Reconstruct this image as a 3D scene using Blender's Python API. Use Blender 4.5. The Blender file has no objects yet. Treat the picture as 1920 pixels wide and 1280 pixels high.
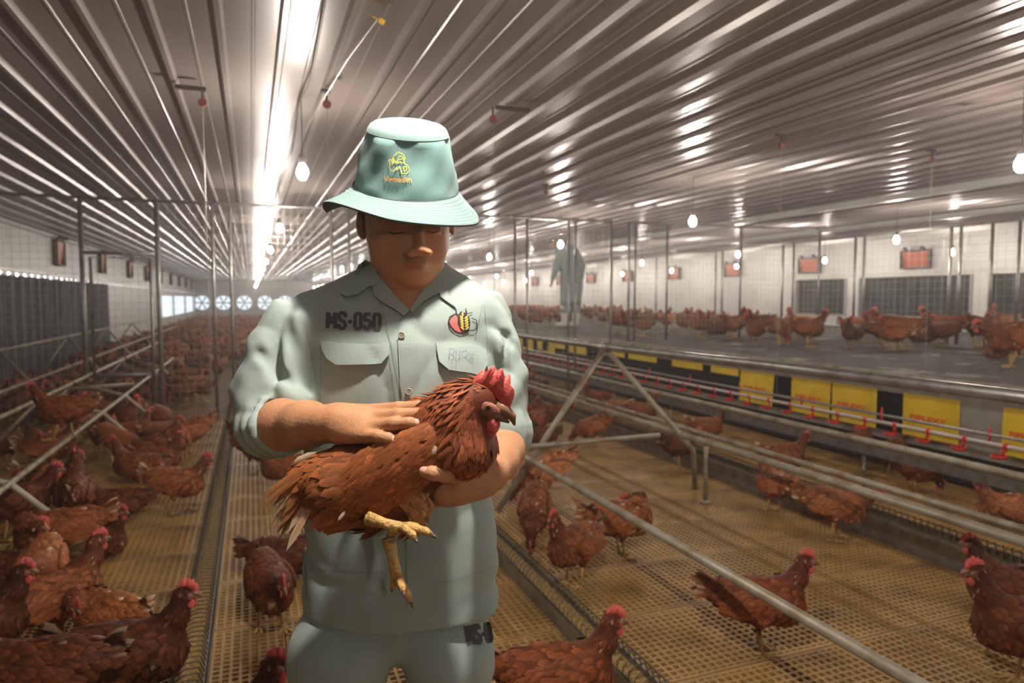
import bpy, bmesh, math, random
import numpy as np
from mathutils import Vector, Matrix, Euler
from mathutils.bvhtree import BVHTree
from mathutils.geometry import delaunay_2d_cdt
random.seed(7); rng = np.random.default_rng(7)
S = bpy.context.scene; COL = S.collection
# ------------------------------------------------ camera, world, exposure
FPX = 1280.0; YAW = math.radians(20.9); PIT = math.radians(-3.6); HC = 1.37
cam_d = bpy.data.cameras.new('camera'); cam = bpy.data.objects.new('camera', cam_d); COL.objects.link(cam)
cam_d.sensor_width = 36.0; cam_d.lens = 36.0*FPX/1920.0; cam_d.clip_start = 0.05; cam_d.clip_end = 200
cam.location = (0, 0, HC); cam.rotation_euler = (math.radians(90)+PIT, 0, -YAW)
cam_d.dof.use_dof = True; cam_d.dof.focus_distance = 1.06; cam_d.dof.aperture_fstop = 5.0
S.camera = cam
S.view_settings.view_transform = 'Standard'; S.view_settings.look = 'None'
S.view_settings.gamma = 1.0; S.view_settings.use_curve_mapping = False
S.view_settings.exposure = 0.0
W = bpy.data.worlds.new('daylight'); S.world = W; W.use_nodes = True
W.node_tree.nodes['Background'].inputs[0].default_value = (0.80, 0.90, 1.0, 1)
W.node_tree.nodes['Background'].inputs[1].default_value = 1.6
BULB_STRENGTH = 700.0
BULB_COLOR = (1.0, 0.905, 0.80)
cy = S.cycles
cy.max_bounces = 5; cy.diffuse_bounces = 3; cy.glossy_bounces = 3; cy.transmission_bounces = 3
cy.sample_clamp_indirect = 4.0; cy.caustics_reflective = False; cy.caustics_refractive = False
try: cy.use_light_tree = True
except Exception: pass

# ------------------------------------------------ geometry of the view (photo pixel -> place in the barn)
Fv = np.array([math.sin(YAW)*math.cos(PIT), math.cos(YAW)*math.cos(PIT), math.sin(PIT)])
Rv = np.array([math.cos(YAW), -math.sin(YAW), 0.0]); Uv = np.cross(Rv, Fv); C0 = np.array([0, 0, HC])
def ray(x, y): return Fv + Rv*(x-960)/FPX + Uv*(640-y)/FPX
def at_depth(x, y, d): return C0 + ray(x, y)*d
def at_z(x, y, z): r = ray(x, y); return C0 + r*((z-HC)/r[2])
def at_x(x, y, X): r = ray(x, y); return C0 + r*(X/r[0])

# ------------------------------------------------ materials
def mat(name, col, rough=0.6, metal=0.0, noise=None, bump=None, spec=0.5, sss=0.0, attr=False, objcol=False, sheen=0.0, coat=0.0, emis=None, noise2=None):
    m = bpy.data.materials.new(name); m.use_nodes = True; nt = m.node_tree; N = nt.nodes; L = nt.links
    b = N['Principled BSDF']
    b.inputs['Roughness'].default_value = rough; b.inputs['Metallic'].default_value = metal
    b.inputs['Specular IOR Level'].default_value = spec
    if sss: b.inputs['Subsurface Weight'].default_value = sss; b.inputs['Subsurface Scale'].default_value = 0.008; b.inputs['Subsurface Radius'].default_value = (1, .35, .2)
    if sheen: b.inputs['Sheen Weight'].default_value = sheen
    if coat: b.inputs['Coat Weight'].default_value = coat; b.inputs['Coat Roughness'].default_value = 0.12
    cur = None
    def rgb(c): 
        n = N.new('ShaderNodeRGB'); n.outputs[0].default_value = (*c, 1); return n.outputs[0]
    tc = N.new('ShaderNodeTexCoord')
    cur = rgb(col)
    if attr:
        a = N.new('ShaderNodeVertexColor'); a.layer_name = 'Col'; cur = a.outputs['Color']
    def mul(a, b_, fac=1.0):
        x = N.new('ShaderNodeMix'); x.data_type = 'RGBA'; x.blend_type = 'MULTIPLY'; x.inputs[0].default_value = fac
        L.new(a, x.inputs[6]); L.new(b_, x.inputs[7]); return x.outputs[2]
    if objcol:
        oi = N.new('ShaderNodeObjectInfo'); cur = mul(cur, oi.outputs['Color'])
    for nn in (noise, noise2):
        if nn:
            sc, c2, lo, hi = nn[:4]; sx = nn[4] if len(nn) > 4 else (1, 1, 1)
            mp = N.new('ShaderNodeMapping'); mp.inputs['Scale'].default_value = sx
            L.new(tc.outputs['Object'], mp.inputs[0])
            t = N.new('ShaderNodeTexNoise'); t.inputs['Scale'].default_value = sc; t.inputs['Detail'].default_value = 5
            L.new(mp.outputs[0], t.inputs[0])
            r = N.new('ShaderNodeMapRange'); r.inputs[1].default_value = lo; r.inputs[2].default_value = hi
            L.new(t.outputs['Fac'], r.inputs[0])
            x = N.new('ShaderNodeMix'); x.data_type = 'RGBA'; L.new(r.outputs[0], x.inputs[0]); L.new(cur, x.inputs[6])
            x.inputs[7].default_value = (*c2, 1); cur = x.outputs[2]
    L.new(cur, b.inputs['Base Color'])
    if bump:
        sc, st = bump[:2]; sx = bump[2] if len(bump) > 2 else (1, 1, 1)
        mp = N.new('ShaderNodeMapping'); mp.inputs['Scale'].default_value = sx; L.new(tc.outputs['Object'], mp.inputs[0])
        t = N.new('ShaderNodeTexNoise'); t.inputs['Scale'].default_value = sc; t.inputs['Detail'].default_value = 3
        L.new(mp.outputs[0], t.inputs[0])
        bp = N.new('ShaderNodeBump'); bp.inputs['Strength'].default_value = st; bp.inputs['Distance'].default_value = 0.01
        L.new(t.outputs['Fac'], bp.inputs['Height']); L.new(bp.outputs[0], b.inputs['Normal'])
    if emis:
        b.inputs['Emission Color'].default_value = (*emis[0], 1); b.inputs['Emission Strength'].default_value = emis[1]
    return m
M = {}
M['ceiling'] = mat('ceiling sheet metal', (.34, .295, .28), .30, .15, noise=(1.2, (.25, .205, .19), .35, .75, (1, .25, 1)), bump=(1.6, .10, (1, .35, 1)), spec=.7)
M['wall'] = mat('white wall panel', (.62, .60, .57), .45, noise=(2, (.48, .44, .38), .5, .8))
M['wall_end'] = mat('end wall', (.5, .48, .47), .6, noise=(1, (.4, .37, .34), .4, .7))
M['slat'] = mat('plastic slat', (.52, .31, .095), .5, noise=(3.2, (.21, .115, .034), .42, .72), noise2=(60, (.30, .19, .08), .55, .7), bump=(120, .3))
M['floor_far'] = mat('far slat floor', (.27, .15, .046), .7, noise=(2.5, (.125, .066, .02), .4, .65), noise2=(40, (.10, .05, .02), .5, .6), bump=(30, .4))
M['pit'] = mat('manure pit', (.035, .02, .01), .9, noise=(6, (.06, .035, .015), .4, .7))
M['galv'] = mat('galvanised steel', (.36, .355, .34), .42, .75, noise=(14, (.22, .19, .15), .45, .75), bump=(40, .08))
M['galv_dirty'] = mat('dusty galvanised pipe', (.40, .36, .28), .5, .35, noise=(9, (.24, .17, .09), .45, .7), bump=(60, .15))
M['wire'] = mat('wire', (.10, .085, .07), .45, .5)
M['pulley'] = mat('dull maroon pulley', (.24, .05, .04), .6)
M['mesh_wire'] = mat('mesh wire', (.42, .39, .36), .45, .5)
M['feed'] = mat('feed', (.56, .38, .12), .9, noise=(90, (.26, .15, .05), .4, .6), bump=(90, .6))
M['dark'] = mat('shade and board black', (.012, .012, .014), .8)
M['curtain'] = mat('dark grey curtain', (.035, .037, .04), .7, noise=(3, (.02, .02, .022), .4, .6))
M['yellow'] = mat('yellow nest flap', (.80, .55, .008), .5, noise=(8, (.62, .42, .01), .5, .8))
M['orange_print'] = mat('orange print', (.80, .13, .01), .6)
M['nest_metal'] = mat('nest front panel', (.36, .34, .31), .5, .3, noise=(5, (.26, .22, .17), .45, .7))
M['nest_top'] = mat('nest top board', (.075, .06, .045), .8, noise=(2.4, (.30, .27, .23), .57, .64), noise2=(9, (.04, .032, .024), .45, .65), bump=(12, .3))
M['red'] = mat('red plastic', (.75, .035, .02), .4)
M['pvc'] = mat('white drinker pipe', (.66, .60, .55), .4)
M['inlet_dark'] = mat('dark inlet frame', (.05, .035, .03), .6)
M['inlet_red'] = mat('orange red inlet flap', (.58, .12, .05), .5)
M['light_gap'] = mat('daylight gap glow', (.9, .9, .9), .5, emis=((1, 1, 1), 3.0))  # emission put in for the daylight showing through the wall gap
M['black'] = mat('black rubber', (.02, .02, .02), .5)
M['tag_yellow'] = mat('yellow tag', (.8, .5, .02), .5)
M['bulb'] = mat('lit bulb glass', (1, 1, 1), .3, emis=(BULB_COLOR, BULB_STRENGTH))
M['bulb_bright'] = mat('brighter lit bulb glass', (1, 1, 1), .3, emis=(BULB_COLOR, BULB_STRENGTH*2.7))
M['socket'] = mat('lamp socket', (.10, .09, .085), .5)
M['shirt'] = mat('sage work cotton', (.33, .405, .375), .85, noise=(7, (.29, .36, .335), .4, .7), bump=(900, .10), spec=.25, sheen=.12)
M['shirt_seam'] = mat('seam thread', (.20, .245, .23), .85)
M['button'] = mat('cream button', (.42, .43, .34), .4)
M['print_grey'] = mat('grey stencil ink', (.075, .08, .084), .8, spec=.2)
M['pen'] = mat('blue pen ink', (.22, .27, .42), .7, spec=.2)
M['hat'] = mat('mint cotton', (.16, .285, .27), .85, noise=(18, (.125, .235, .225), .4, .7), bump=(700, .12), spec=.25, sheen=.12)
M['hat_brim'] = mat('mint brim cotton', (.20, .305, .285), .85, noise=(12, (.17, .27, .255), .4, .7), bump=(700, .12), spec=.25, sheen=.12)
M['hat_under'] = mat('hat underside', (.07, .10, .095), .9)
M['emb_yellow'] = mat('yellow embroidery', (.80, .68, .06), .6)
M['emb_orange'] = mat('orange embroidery', (.85, .42, .08), .6)
M['emb_dark'] = mat('dark print', (.03, .02, .015), .7)
M['emb_pink'] = mat('pink print', (.62, .15, .13), .7)
M['emb_gold'] = mat('gold print', (.60, .47, .08), .7)
M['emb_green'] = mat('olive print', (.12, .10, .01), .7)
M['skin'] = mat('skin', (.50, .24, .12), .5, attr=True, sss=.12, noise=(260, (.46, .22, .11), .62, .9), bump=(220, .12), spec=.35)
M['nail'] = mat('nail', (.66, .36, .27), .28)
M['hair'] = mat('black hair', (.012, .01, .009), .5)
M['boot_white'] = mat('white rubber boot', (.75, .72, .62), .4)
M['coverall'] = mat('grey green overall', (.25, .32, .31), .85)
M['feather'] = mat('hen feathers', (.3, .09, .03), .58, attr=True, objcol=True, bump=(420, .12), spec=.2)
M['comb'] = mat('red comb skin', (.62, .11, .09), .45, sss=.15, noise=(150, (.55, .05, .04), .5, .7), bump=(300, .25))
M['lobe'] = mat('pale ear lobe', (.62, .40, .38), .5)
M['face'] = mat('bare face skin', (.17, .085, .07), .5, noise=(300, (.5, .13, .10), .4, .7), bump=(400, .3))
M['beak'] = mat('horn beak', (.22, .12, .06), .35)
M['eye_ring'] = mat('amber iris', (.32, .12, .03), .2)
M['eye'] = mat('dark pupil', (.008, .006, .005), .08)
M['shank'] = mat('yellow shank', (.62, .38, .12), .5, noise=(120, (.45, .26, .08), .45, .65), bump=(180, .5))
M['claw'] = mat('claw', (.12, .09, .07), .4)

# ------------------------------------------------ object helpers
def meta(o, label=None, cat=None, group=None, kind=None):
    if label: o['label'] = label
    if cat: o['category'] = cat
    if group: o['group'] = group
    if kind: o['kind'] = kind
    return o
def empty(name, loc=(0, 0, 0), rz=0.0, label=None, cat=None, group=None, kind=None, parent=None):
    o = bpy.data.objects.new(name, None); COL.objects.link(o); o.location = loc; o.rotation_euler = (0, 0, rz)
    o.empty_display_size = .1
    if parent: o.parent = parent
    return meta(o, label, cat, group, kind)
def mesh_obj(name, me, parent=None, loc=(0, 0, 0), **k):
    o = bpy.data.objects.new(name, me); COL.objects.link(o); o.location = loc
    if parent: o.parent = parent
    return meta(o, **k)
def make_mesh(name, V, Fc, mats, smooth=True, mi=None, cols=None):
    me = bpy.data.meshes.new(name); me.from_pydata([tuple(v) for v in V] if not isinstance(V, np.ndarray) else V.tolist(), [], Fc if isinstance(Fc, list) else Fc.tolist())
    for m in (mats if isinstance(mats, (list, tuple)) else [mats]): me.materials.append(m)
    if mi is not None: me.polygons.foreach_set('material_index', np.asarray(mi, dtype=np.int32))
    if smooth: me.polygons.foreach_set('use_smooth', np.ones(len(me.polygons), dtype=bool))
    if cols is not None:
        ca = me.color_attributes.new('Col', 'FLOAT_COLOR', 'POINT')
        c = np.ones((len(V), 4), dtype=np.float32); c[:, :3] = cols; ca.data.foreach_set('color', c.ravel())
    me.update(); return me
class MB:
    """collects simple solids into one mesh"""
    def __init__(s): s.V = []; s.F = []; s.mi = []; s.m = 0
    def add(s, V, F):
        b = len(s.V); s.V += [tuple(v) for v in V]; s.F += [tuple(i+b for i in f) for f in F]; s.mi += [s.m]*len(F)
    def box(s, x0, x1, y0, y1, z0, z1):
        s.add([(x0,y0,z0),(x1,y0,z0),(x1,y1,z0),(x0,y1,z0),(x0,y0,z1),(x1,y0,z1),(x1,y1,z1),(x0,y1,z1)],
              [(0,3,2,1),(4,5,6,7),(0,1,5,4),(1,2,6,5),(2,3,7,6),(3,0,4,7)])
    def tube(s, pts, r, n=8, cap=True):
        P = [Vector(p) for p in pts]; rs = r if isinstance(r, (list, tuple)) else [r]*len(P)
        V = []; F = []; prev = None
        for i, p in enumerate(P):
            t = (P[min(i+1, len(P)-1)]-P[max(i-1, 0)]).normalized()
            if prev is None:
                a = Vector((0, 0, 1)) if abs(t.z) < .9 else Vector((1, 0, 0)); u = t.cross(a).normalized()
            else: u = (prev - t*prev.dot(t)).normalized()
            prev = u; v = t.cross(u)
            for k in range(n):
                a = 2*math.pi*k/n; V.append(p+(u*math.cos(a)+v*math.sin(a))*rs[i])
        for i in range(len(P)-1):
            for k in range(n):
                a = i*n+k; b = i*n+(k+1) % n; F.append((a, b, b+n, a+n))
        if cap: F.append(tuple(reversed(range(n)))); F.append(tuple(range((len(P)-1)*n, len(P)*n)))
        s.add(V, F)
    def lathe(s, prof, c=(0, 0, 0), n=16, axis='z'):
        V = []; F = []
        for r, h in prof:
            for k in range(n):
                a = 2*math.pi*k/n; p = (r*math.cos(a), r*math.sin(a), h)
                if axis == 'x': p = (h, p[0], p[1])
                if axis == 'y': p = (p[0], h, p[1])
                V.append((p[0]+c[0], p[1]+c[1], p[2]+c[2]))
        for i in range(len(prof)-1):
            for k in range(n):
                a = i*n+k; b = i*n+(k+1) % n; F.append((a, b, b+n, a+n))
        F.append(tuple(reversed(range(n)))); F.append(tuple(range((len(prof)-1)*n, len(prof)*n)))
        s.add(V, F)
    def mesh(s, name, mats, smooth=False): return make_mesh(name, s.V, s.F, mats, smooth, s.mi)
    def obj(s, name, mats, parent=None, smooth=False, **k): return mesh_obj(name, s.mesh(name, mats, smooth), parent, **k)
def autosmooth(o):  # keep hard edges on pipes and boxes
    return o

# ------------------------------------------------ implicit surfaces: smooth unions of capsules and ellipsoids, polygonised
def nrm(v): v = np.asarray(v, float); return v/np.linalg.norm(v)
def cap(a, b, ra, rb, k=.01, flat=None, s=1.0): return ('c', np.array(a, float), np.array(b, float), ra, rb, k, None if flat is None else nrm(flat), s)
def ell(c, r, k=.01, rot=None): return ('e', np.array(c, float), np.array(r, float), k, rot)
def loft(tab, k=.01, ex=2.4): return ('l', np.array(tab, float), k, ex)          # rows: z, cx, cy, rx, ry
def sub(p): return ('s', p)
def rot_axes(ex, up=(0, 0, 1)):
    x = nrm(ex); y = nrm(np.cross(up, x)); z = np.cross(x, y); return np.array([x, y, z])
def chain(pts, rs, k=.01, **kw): return [cap(pts[i], pts[i+1], rs[i], rs[i+1], k, **kw) for i in range(len(pts)-1)]
def bbox(p):
    if p[0] == 's': return bbox(p[1])
    if p[0] == 'c': r = max(p[3], p[4])*max(1, 1); return np.minimum(p[1], p[2])-r, np.maximum(p[1], p[2])+r
    if p[0] == 'e': r = max(p[2]); return p[1]-r, p[1]+r
    t = p[1]; return np.array([(t[:, 1]-t[:, 3]).min(), (t[:, 2]-t[:, 4]).min(), t[:, 0].min()]), np.array([(t[:, 1]+t[:, 3]).max(), (t[:, 2]+t[:, 4]).max(), t[:, 0].max()])
def pk(p): return pk(p[1]) if p[0] == 's' else (p[5] if p[0] == 'c' else p[3] if p[0] == 'e' else p[2])
def dist(p, X, Y, Z):
    if p[0] == 'c':
        _, a, b, ra, rb, k, fl, s = p; d = b-a; L2 = d@d + 1e-12
        x, y, z = X-a[0], Y-a[1], Z-a[2]
        t = np.clip((x*d[0]+y*d[1]+z*d[2])/L2, 0, 1)
        x = x-t*d[0]; y = y-t*d[1]; z = z-t*d[2]; r = ra+(rb-ra)*t
        if fl is not None:
            q = (x*fl[0]+y*fl[1]+z*fl[2])*(1/s-1); x = x+q*fl[0]; y = y+q*fl[1]; z = z+q*fl[2]
        return (np.sqrt(x*x+y*y+z*z)-r)*(1 if fl is None else .5*(1+s))
    if p[0] == 'e':
        _, c, r, k, R = p; x, y, z = X-c[0], Y-c[1], Z-c[2]
        if R is not None: x, y, z = R[0][0]*x+R[0][1]*y+R[0][2]*z, R[1][0]*x+R[1][1]*y+R[1][2]*z, R[2][0]*x+R[2][1]*y+R[2][2]*z
        k0 = np.sqrt((x/r[0])**2+(y/r[1])**2+(z/r[2])**2); k1 = np.sqrt((x/r[0]**2)**2+(y/r[1]**2)**2+(z/r[2]**2)**2)+1e-9
        return k0*(k0-1)/k1
    _, t, k, ex = p; zz = np.clip(Z, t[0, 0], t[-1, 0])
    f = lambda i: np.interp(zz.ravel(), t[:, 0], t[:, i]).reshape(zz.shape)
    cx, cy_, rx, ry = f(1), f(2), f(3), f(4)
    q = (np.abs((X-cx)/rx)**ex+np.abs((Y-cy_)/ry)**ex)**(1/ex)
    d = (q-1)*np.minimum(rx, ry); dz = np.maximum(t[0, 0]-Z, Z-t[-1, 0])
    return np.maximum(d, dz)
def polygonise(prims, h, disp=None):
    pos = [p for p in prims if p[0] != 's']
    lo = np.min([bbox(p)[0] for p in pos], 0)-4*h; hi = np.max([bbox(p)[1] for p in pos], 0)+4*h
    n = np.ceil((hi-lo)/h).astype(int)+1
    ax = [lo[i]+h*np.arange(n[i]) for i in range(3)]
    D = np.full(n, 1.0, np.float32)
    for p in prims:
        neg = p[0] == 's'; q = p[1] if neg else p; k = max(pk(q), 1e-4)
        a, b = bbox(q); i0 = np.clip(np.floor((a-k-3*h-lo)/h).astype(int), 0, n); i1 = np.clip(np.ceil((b+k+3*h-lo)/h).astype(int)+1, 0, n)
        if np.any(i1 <= i0): continue
        sl = tuple(slice(i0[i], i1[i]) for i in range(3))
        X, Y, Z = np.meshgrid(*[ax[i][sl[i]] for i in range(3)], indexing='ij', sparse=False)
        d = dist(q, X, Y, Z).astype(np.float32); c = D[sl]
        if neg: d = -d; hh = np.maximum(k-np.abs(c-d), 0)/k; D[sl] = np.maximum(c, d)+hh*hh*k*.25
        else: hh = np.maximum(k-np.abs(c-d), 0)/k; D[sl] = np.minimum(c, d)-hh*hh*k*.25
    if disp is not None:
        msk = np.abs(D) < .03; idx = np.nonzero(msk)
        D[msk] += disp(ax[0][idx[0]], ax[1][idx[1]], ax[2][idx[2]]).astype(np.float32)
    s = D < 0; c = np.zeros(np.array(s.shape)-1, int)
    for i in (0, 1):
        for j in (0, 1):
            for k in (0, 1): c += s[i:s.shape[0]-1+i, j:s.shape[1]-1+j, k:s.shape[2]-1+k]
    act = (c > 0) & (c < 8); ids = np.full(act.shape, -1, int); I = np.argwhere(act); ids[act] = np.arange(len(I))
    acc = np.zeros((len(I), 3)); cnt = np.zeros(len(I))
    def g(o): return D[I[:, 0]+o[0], I[:, 1]+o[1], I[:, 2]+o[2]]
    cor = [(i, j, k) for i in (0, 1) for j in (0, 1) for k in (0, 1)]
    for a in cor:
        for axn in range(3):
            if a[axn]: continue
            b = list(a); b[axn] = 1; da, db = g(a), g(b); m = (da < 0) != (db < 0)
            t = da[m]/(da[m]-db[m]); pt = np.tile(np.array(a, float), (m.sum(), 1)); pt[:, axn] = t
            acc[m] += pt; cnt[m] += 1
    V = lo+(I+acc/cnt[:, None])*h
    Fs = []
    for axn in range(3):
        o1, o2 = [(1, 2), (2, 0), (0, 1)][axn]
        a = [slice(None)]*3; b = [slice(None)]*3; a[axn] = slice(0, -1); b[axn] = slice(1, None)
        sa, sb = s[tuple(a)], s[tuple(b)]; E = np.argwhere(sa != sb)
        E = E[(E[:, o1] > 0) & (E[:, o2] > 0) & (E[:, o1] < act.shape[o1]) & (E[:, o2] < act.shape[o2])]
        def cid(d1, d2): e = E.copy(); e[:, o1] += d1; e[:, o2] += d2; return ids[e[:, 0], e[:, 1], e[:, 2]]
        q = np.stack([cid(-1, -1), cid(0, -1), cid(0, 0), cid(-1, 0)], 1)
        ins = s[E[:, 0], E[:, 1], E[:, 2]]; q[~ins] = q[~ins][:, ::-1]; Fs.append(q)
    Fq = np.concatenate(Fs); Fq = Fq[(Fq >= 0).all(1)]
    return V, Fq
def relax(V, Fq, it=2, f=.5):
    for _ in range(it):
        A = np.zeros_like(V); n = np.zeros(len(V))
        for i, j in ((0, 1), (1, 2), (2, 3), (3, 0)):
            np.add.at(A, Fq[:, i], V[Fq[:, j]]); np.add.at(n, Fq[:, i], 1)
            np.add.at(A, Fq[:, j], V[Fq[:, i]]); np.add.at(n, Fq[:, j], 1)
        V = V*(1-f)+f*A/np.maximum(n, 1)[:, None]
    return V
def quad_normals(V, Fq):
    n = np.cross(V[Fq[:, 2]]-V[Fq[:, 0]], V[Fq[:, 3]]-V[Fq[:, 1]]); a = np.linalg.norm(n, axis=1); return n/np.maximum(a, 1e-12)[:, None], a
# ------------------------------------------------ hens
def feather_geo(B, Nn, D, Ln, Wd, colb, colt, lift=.12, curl=.25):
    """B base, Nn surface normal, D direction, Ln length, Wd width -> leaf shaped blades of eight vertices"""
    n = len(B); D = D-Nn*(D*Nn).sum(1)[:, None]; D /= np.maximum(np.linalg.norm(D, axis=1), 1e-6)[:, None]
    Sd = np.cross(D, Nn); Ln = Ln[:, None]; Wd = Wd[:, None]
    def pt(t, s, up): return B+D*Ln*t+Sd*Wd*s+Nn*(Ln*(lift*t-curl*t*t*.5)+Wd*up)
    rows = [pt(0, 0, -.1), pt(.35, -.42, -.06), pt(.35, 0, .10), pt(.35, .42, -.06), pt(.75, -.40, -.05), pt(.75, 0, .10), pt(.75, .40, -.05), pt(1.0, 0, 0)]
    V = np.stack(rows, 1).reshape(-1, 3); o = (np.arange(n)*8)[:, None]
    q = [np.array(a)+o for a in ([1, 2, 5, 4], [2, 3, 6, 5])]; t = [np.array(a)+o for a in ([0, 2, 1], [0, 3, 2], [4, 5, 7], [5, 6, 7])]
    Fc = [r for a in q+t for r in a.tolist()]
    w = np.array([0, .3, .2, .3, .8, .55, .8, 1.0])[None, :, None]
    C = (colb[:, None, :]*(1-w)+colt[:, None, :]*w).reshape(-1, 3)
    return V, Fc, C
RUST = np.array([.225, .066, .020]); DARK = np.array([.15, .038, .018]); TAN = np.array([.42, .20, .075]); CREAM = np.array([.74, .58, .38]); NECK = np.array([.17, .043, .016])
class Flow:
    def __init__(s, segs): s.g = segs         # each: a, b, dir, len, wid, col, weight radius
    def __call__(s, P):
        best = np.full(len(P), 1e9); D = np.zeros((len(P), 3)); L = np.zeros(len(P)); Wd = np.zeros(len(P)); C = np.zeros((len(P), 3))
        for a, b, d, l, w, c, r in s.g:
            a, b = np.array(a, float), np.array(b, float); ab = b-a; t = np.clip(((P-a)@ab)/(ab@ab+1e-12), 0, 1)
            q = np.linalg.norm(P-a-t[:, None]*ab, axis=1)/r; m = q < best
            best[m] = q[m]; D[m] = nrm(d); L[m] = l; Wd[m] = w; C[m] = c
        return D, L, Wd, C
def plumage(V, Fq, flow, n, r, keep=None, white=0.0):
    Nf, A = quad_normals(V, Fq); cen = V[Fq].mean(1)
    _, L0, W0, _ = flow(cen); wt = A/(L0*W0); 
    if keep is not None: wt = wt*keep(cen)
    i = r.choice(len(Fq), n, p=wt/wt.sum())
    uv = r.random((n, 2)); a, b, c, d = [V[Fq[i, k]] for k in range(4)]
    P = (a*(1-uv[:, :1])+b*uv[:, :1])*(1-uv[:, 1:])+(d*(1-uv[:, :1])+c*uv[:, :1])*uv[:, 1:]
    D, L, Wd, C = flow(P); D = D+r.normal(0, .16, D.shape)
    L = L*r.uniform(.75, 1.25, n); Wd = Wd*r.uniform(.8, 1.2, n)
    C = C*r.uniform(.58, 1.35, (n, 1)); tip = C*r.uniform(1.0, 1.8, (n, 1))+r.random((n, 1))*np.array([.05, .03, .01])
    if white: m = r.random(n) < white; tip[m] = CREAM*r.uniform(.7, 1.1, (m.sum(), 1)); C[m] = C[m]*.5+CREAM*.3
    P = P-Nf[i]*.001
    return feather_geo(P, Nf[i], D, L, Wd, C*.75, tip, lift=.16, curl=.22)
def merge(parts):
    V = []; F = []; C = []; o = 0
    for v, f, c in parts:
        V.append(np.asarray(v)); F += [[i+o for i in q] for q in f]; C.append(np.asarray(c)); o += len(v)
    return np.concatenate(V), F, np.concatenate(C)
def head_pieces(h, fwd, up, sc=1.0, comb_h=.030, detail=True):
    """comb, wattles, lobes, beak, eyes, face of a head at h"""
    f = nrm(fwd); u = nrm(np.asarray(up)-f*np.dot(up, f)); l = np.cross(u, f); R = np.array([f, l, u]).T*sc
    T = lambda v: [tuple(h+R@np.array(p, float)) for p in v]
    out = {}
    # comb: toothed blade, thick at the root
    n = 26; xs = np.linspace(-.020, .034, n); top = []
    for i, x in enumerate(xs):
        t = i/(n-1); e = math.sin(math.pi*min(1, max(0, t*.94+.05)))**.55
        tooth = abs(math.sin(t*math.pi*4.6+.3)); top.append(.016+comb_h*e*(.76+.24*tooth))
    V = []; F = []
    for i, x in enumerate(xs):
        zb = .014-.006*max(0, (x-.012)/.02)-.5*max(0, x-.02); lean = .004*math.sin(i*.8)
        V += [(x, -.0052, zb), (x, -.0032, (zb+top[i])/2), (x, lean-.0006, top[i]), (x, lean+.0012, top[i]), (x, .0040, (zb+top[i])/2), (x, .0052, zb)]
    for i in range(n-1):
        for k in range(6): a = i*6+k; b = i*6+(k+1) % 6; F.append((a, a+6, b+6, b))
    F.append(tuple(range(6))); F.append(tuple(reversed(range((n-1)*6, n*6))))
    out['comb'] = (T(V), F, 'comb')
    def blob(c, r, nn=10, m=7, droop=0):
        V = []; F = []
        for i in range(m+1):
            ph = math.pi*i/m
            for k in range(nn):
                a = 2*math.pi*k/nn; V.append((c[0]+r[0]*math.sin(ph)*math.cos(a), c[1]+r[1]*math.sin(ph)*math.sin(a), c[2]+r[2]*math.cos(ph)-droop*(1-math.cos(ph))))
        for i in range(m):
            for k in range(nn): a = i*nn+k; b = i*nn+(k+1) % nn; F.append((a, a+nn, b+nn, b))
        return V, F
    def both(c, r, **kw):
        return blob(c, r, **kw), blob((c[0], -c[1], c[2]), r, **kw)
    def pair(nm, g, m):
        for q, (V, F) in enumerate(g): out[nm+(' ' if q else '')] = (T(V), F, m)
    pair('wattle', both((.020, .0085, -.026), (.0105, .0042, .015)), 'comb')
    pair('ear_lobe', both((-.008, .0195, -.013), (.0062, .003, .0095)), 'lobe')
    pair('face_skin', both((.013, .0158, -.0020), (.0145, .0045, .0105)), 'face')
    mb = MB(); mb.tube([(.018, 0, .001), (.030, 0, .0015), (.041, 0, -.003), (.0475, 0, -.012)], [.0105, .0085, .0055, .0012], 10)
    mb.tube([(.018, 0, -.008), (.030, 0, -.009), (.040, 0, -.0115)], [.008, .0055, .0015], 8)
    out['beak'] = (T(mb.V), mb.F, 'beak')
    pair('eye', both((.011, .0206, .0030), (.0046, .0022, .0044)), 'eye_ring')
    if detail:
        pair('pupil', both((.0115, .0226, .0031), (.0026, .0012, .0026), nn=8, m=5), 'eye')
    return out
def leg_piece(hock, ankle, toes, back, r=.0065):
    mb = MB(); mb.tube([hock, tuple((np.array(hock)*.5+np.array(ankle)*.5)), ankle], [r*1.35, r*.92, r*1.15], 8)
    for t in toes+[back]:
        a = np.array(ankle, float); b = np.array(t, float); up = np.array([0, 0, .005]); L = np.linalg.norm(b-a)
        mb.m = 0; mb.tube([a, a*.6+b*.4+up*.8, a*.22+b*.78+up*.6, b*.93+a*.07], [r*.95, r*.72, r*.68, r*.42], 7)
        mb.m = 1; mb.tube([b*.94+a*.06, b+(b-a)*.10-np.array([0, 0, .0035])], [r*.38, .0006], 6)
    return mb
def legs_standing(stride=.0, z0=.0, y=.042):
    L = []
    for sg, dx in ((1, stride), (-1, -stride)):
        hk = (-.012+dx*.3, sg*y*.95, .118); an = (.002+dx, sg*y, .011); x, yy = an[0], an[1]
        L.append(leg_piece(hk, an, [(x+.060, yy, .006), (x+.048, yy+.028, .006), (x+.046, yy-.028, .006)], (x-.032, yy-sg*.006, .006)))
    return L
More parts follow.
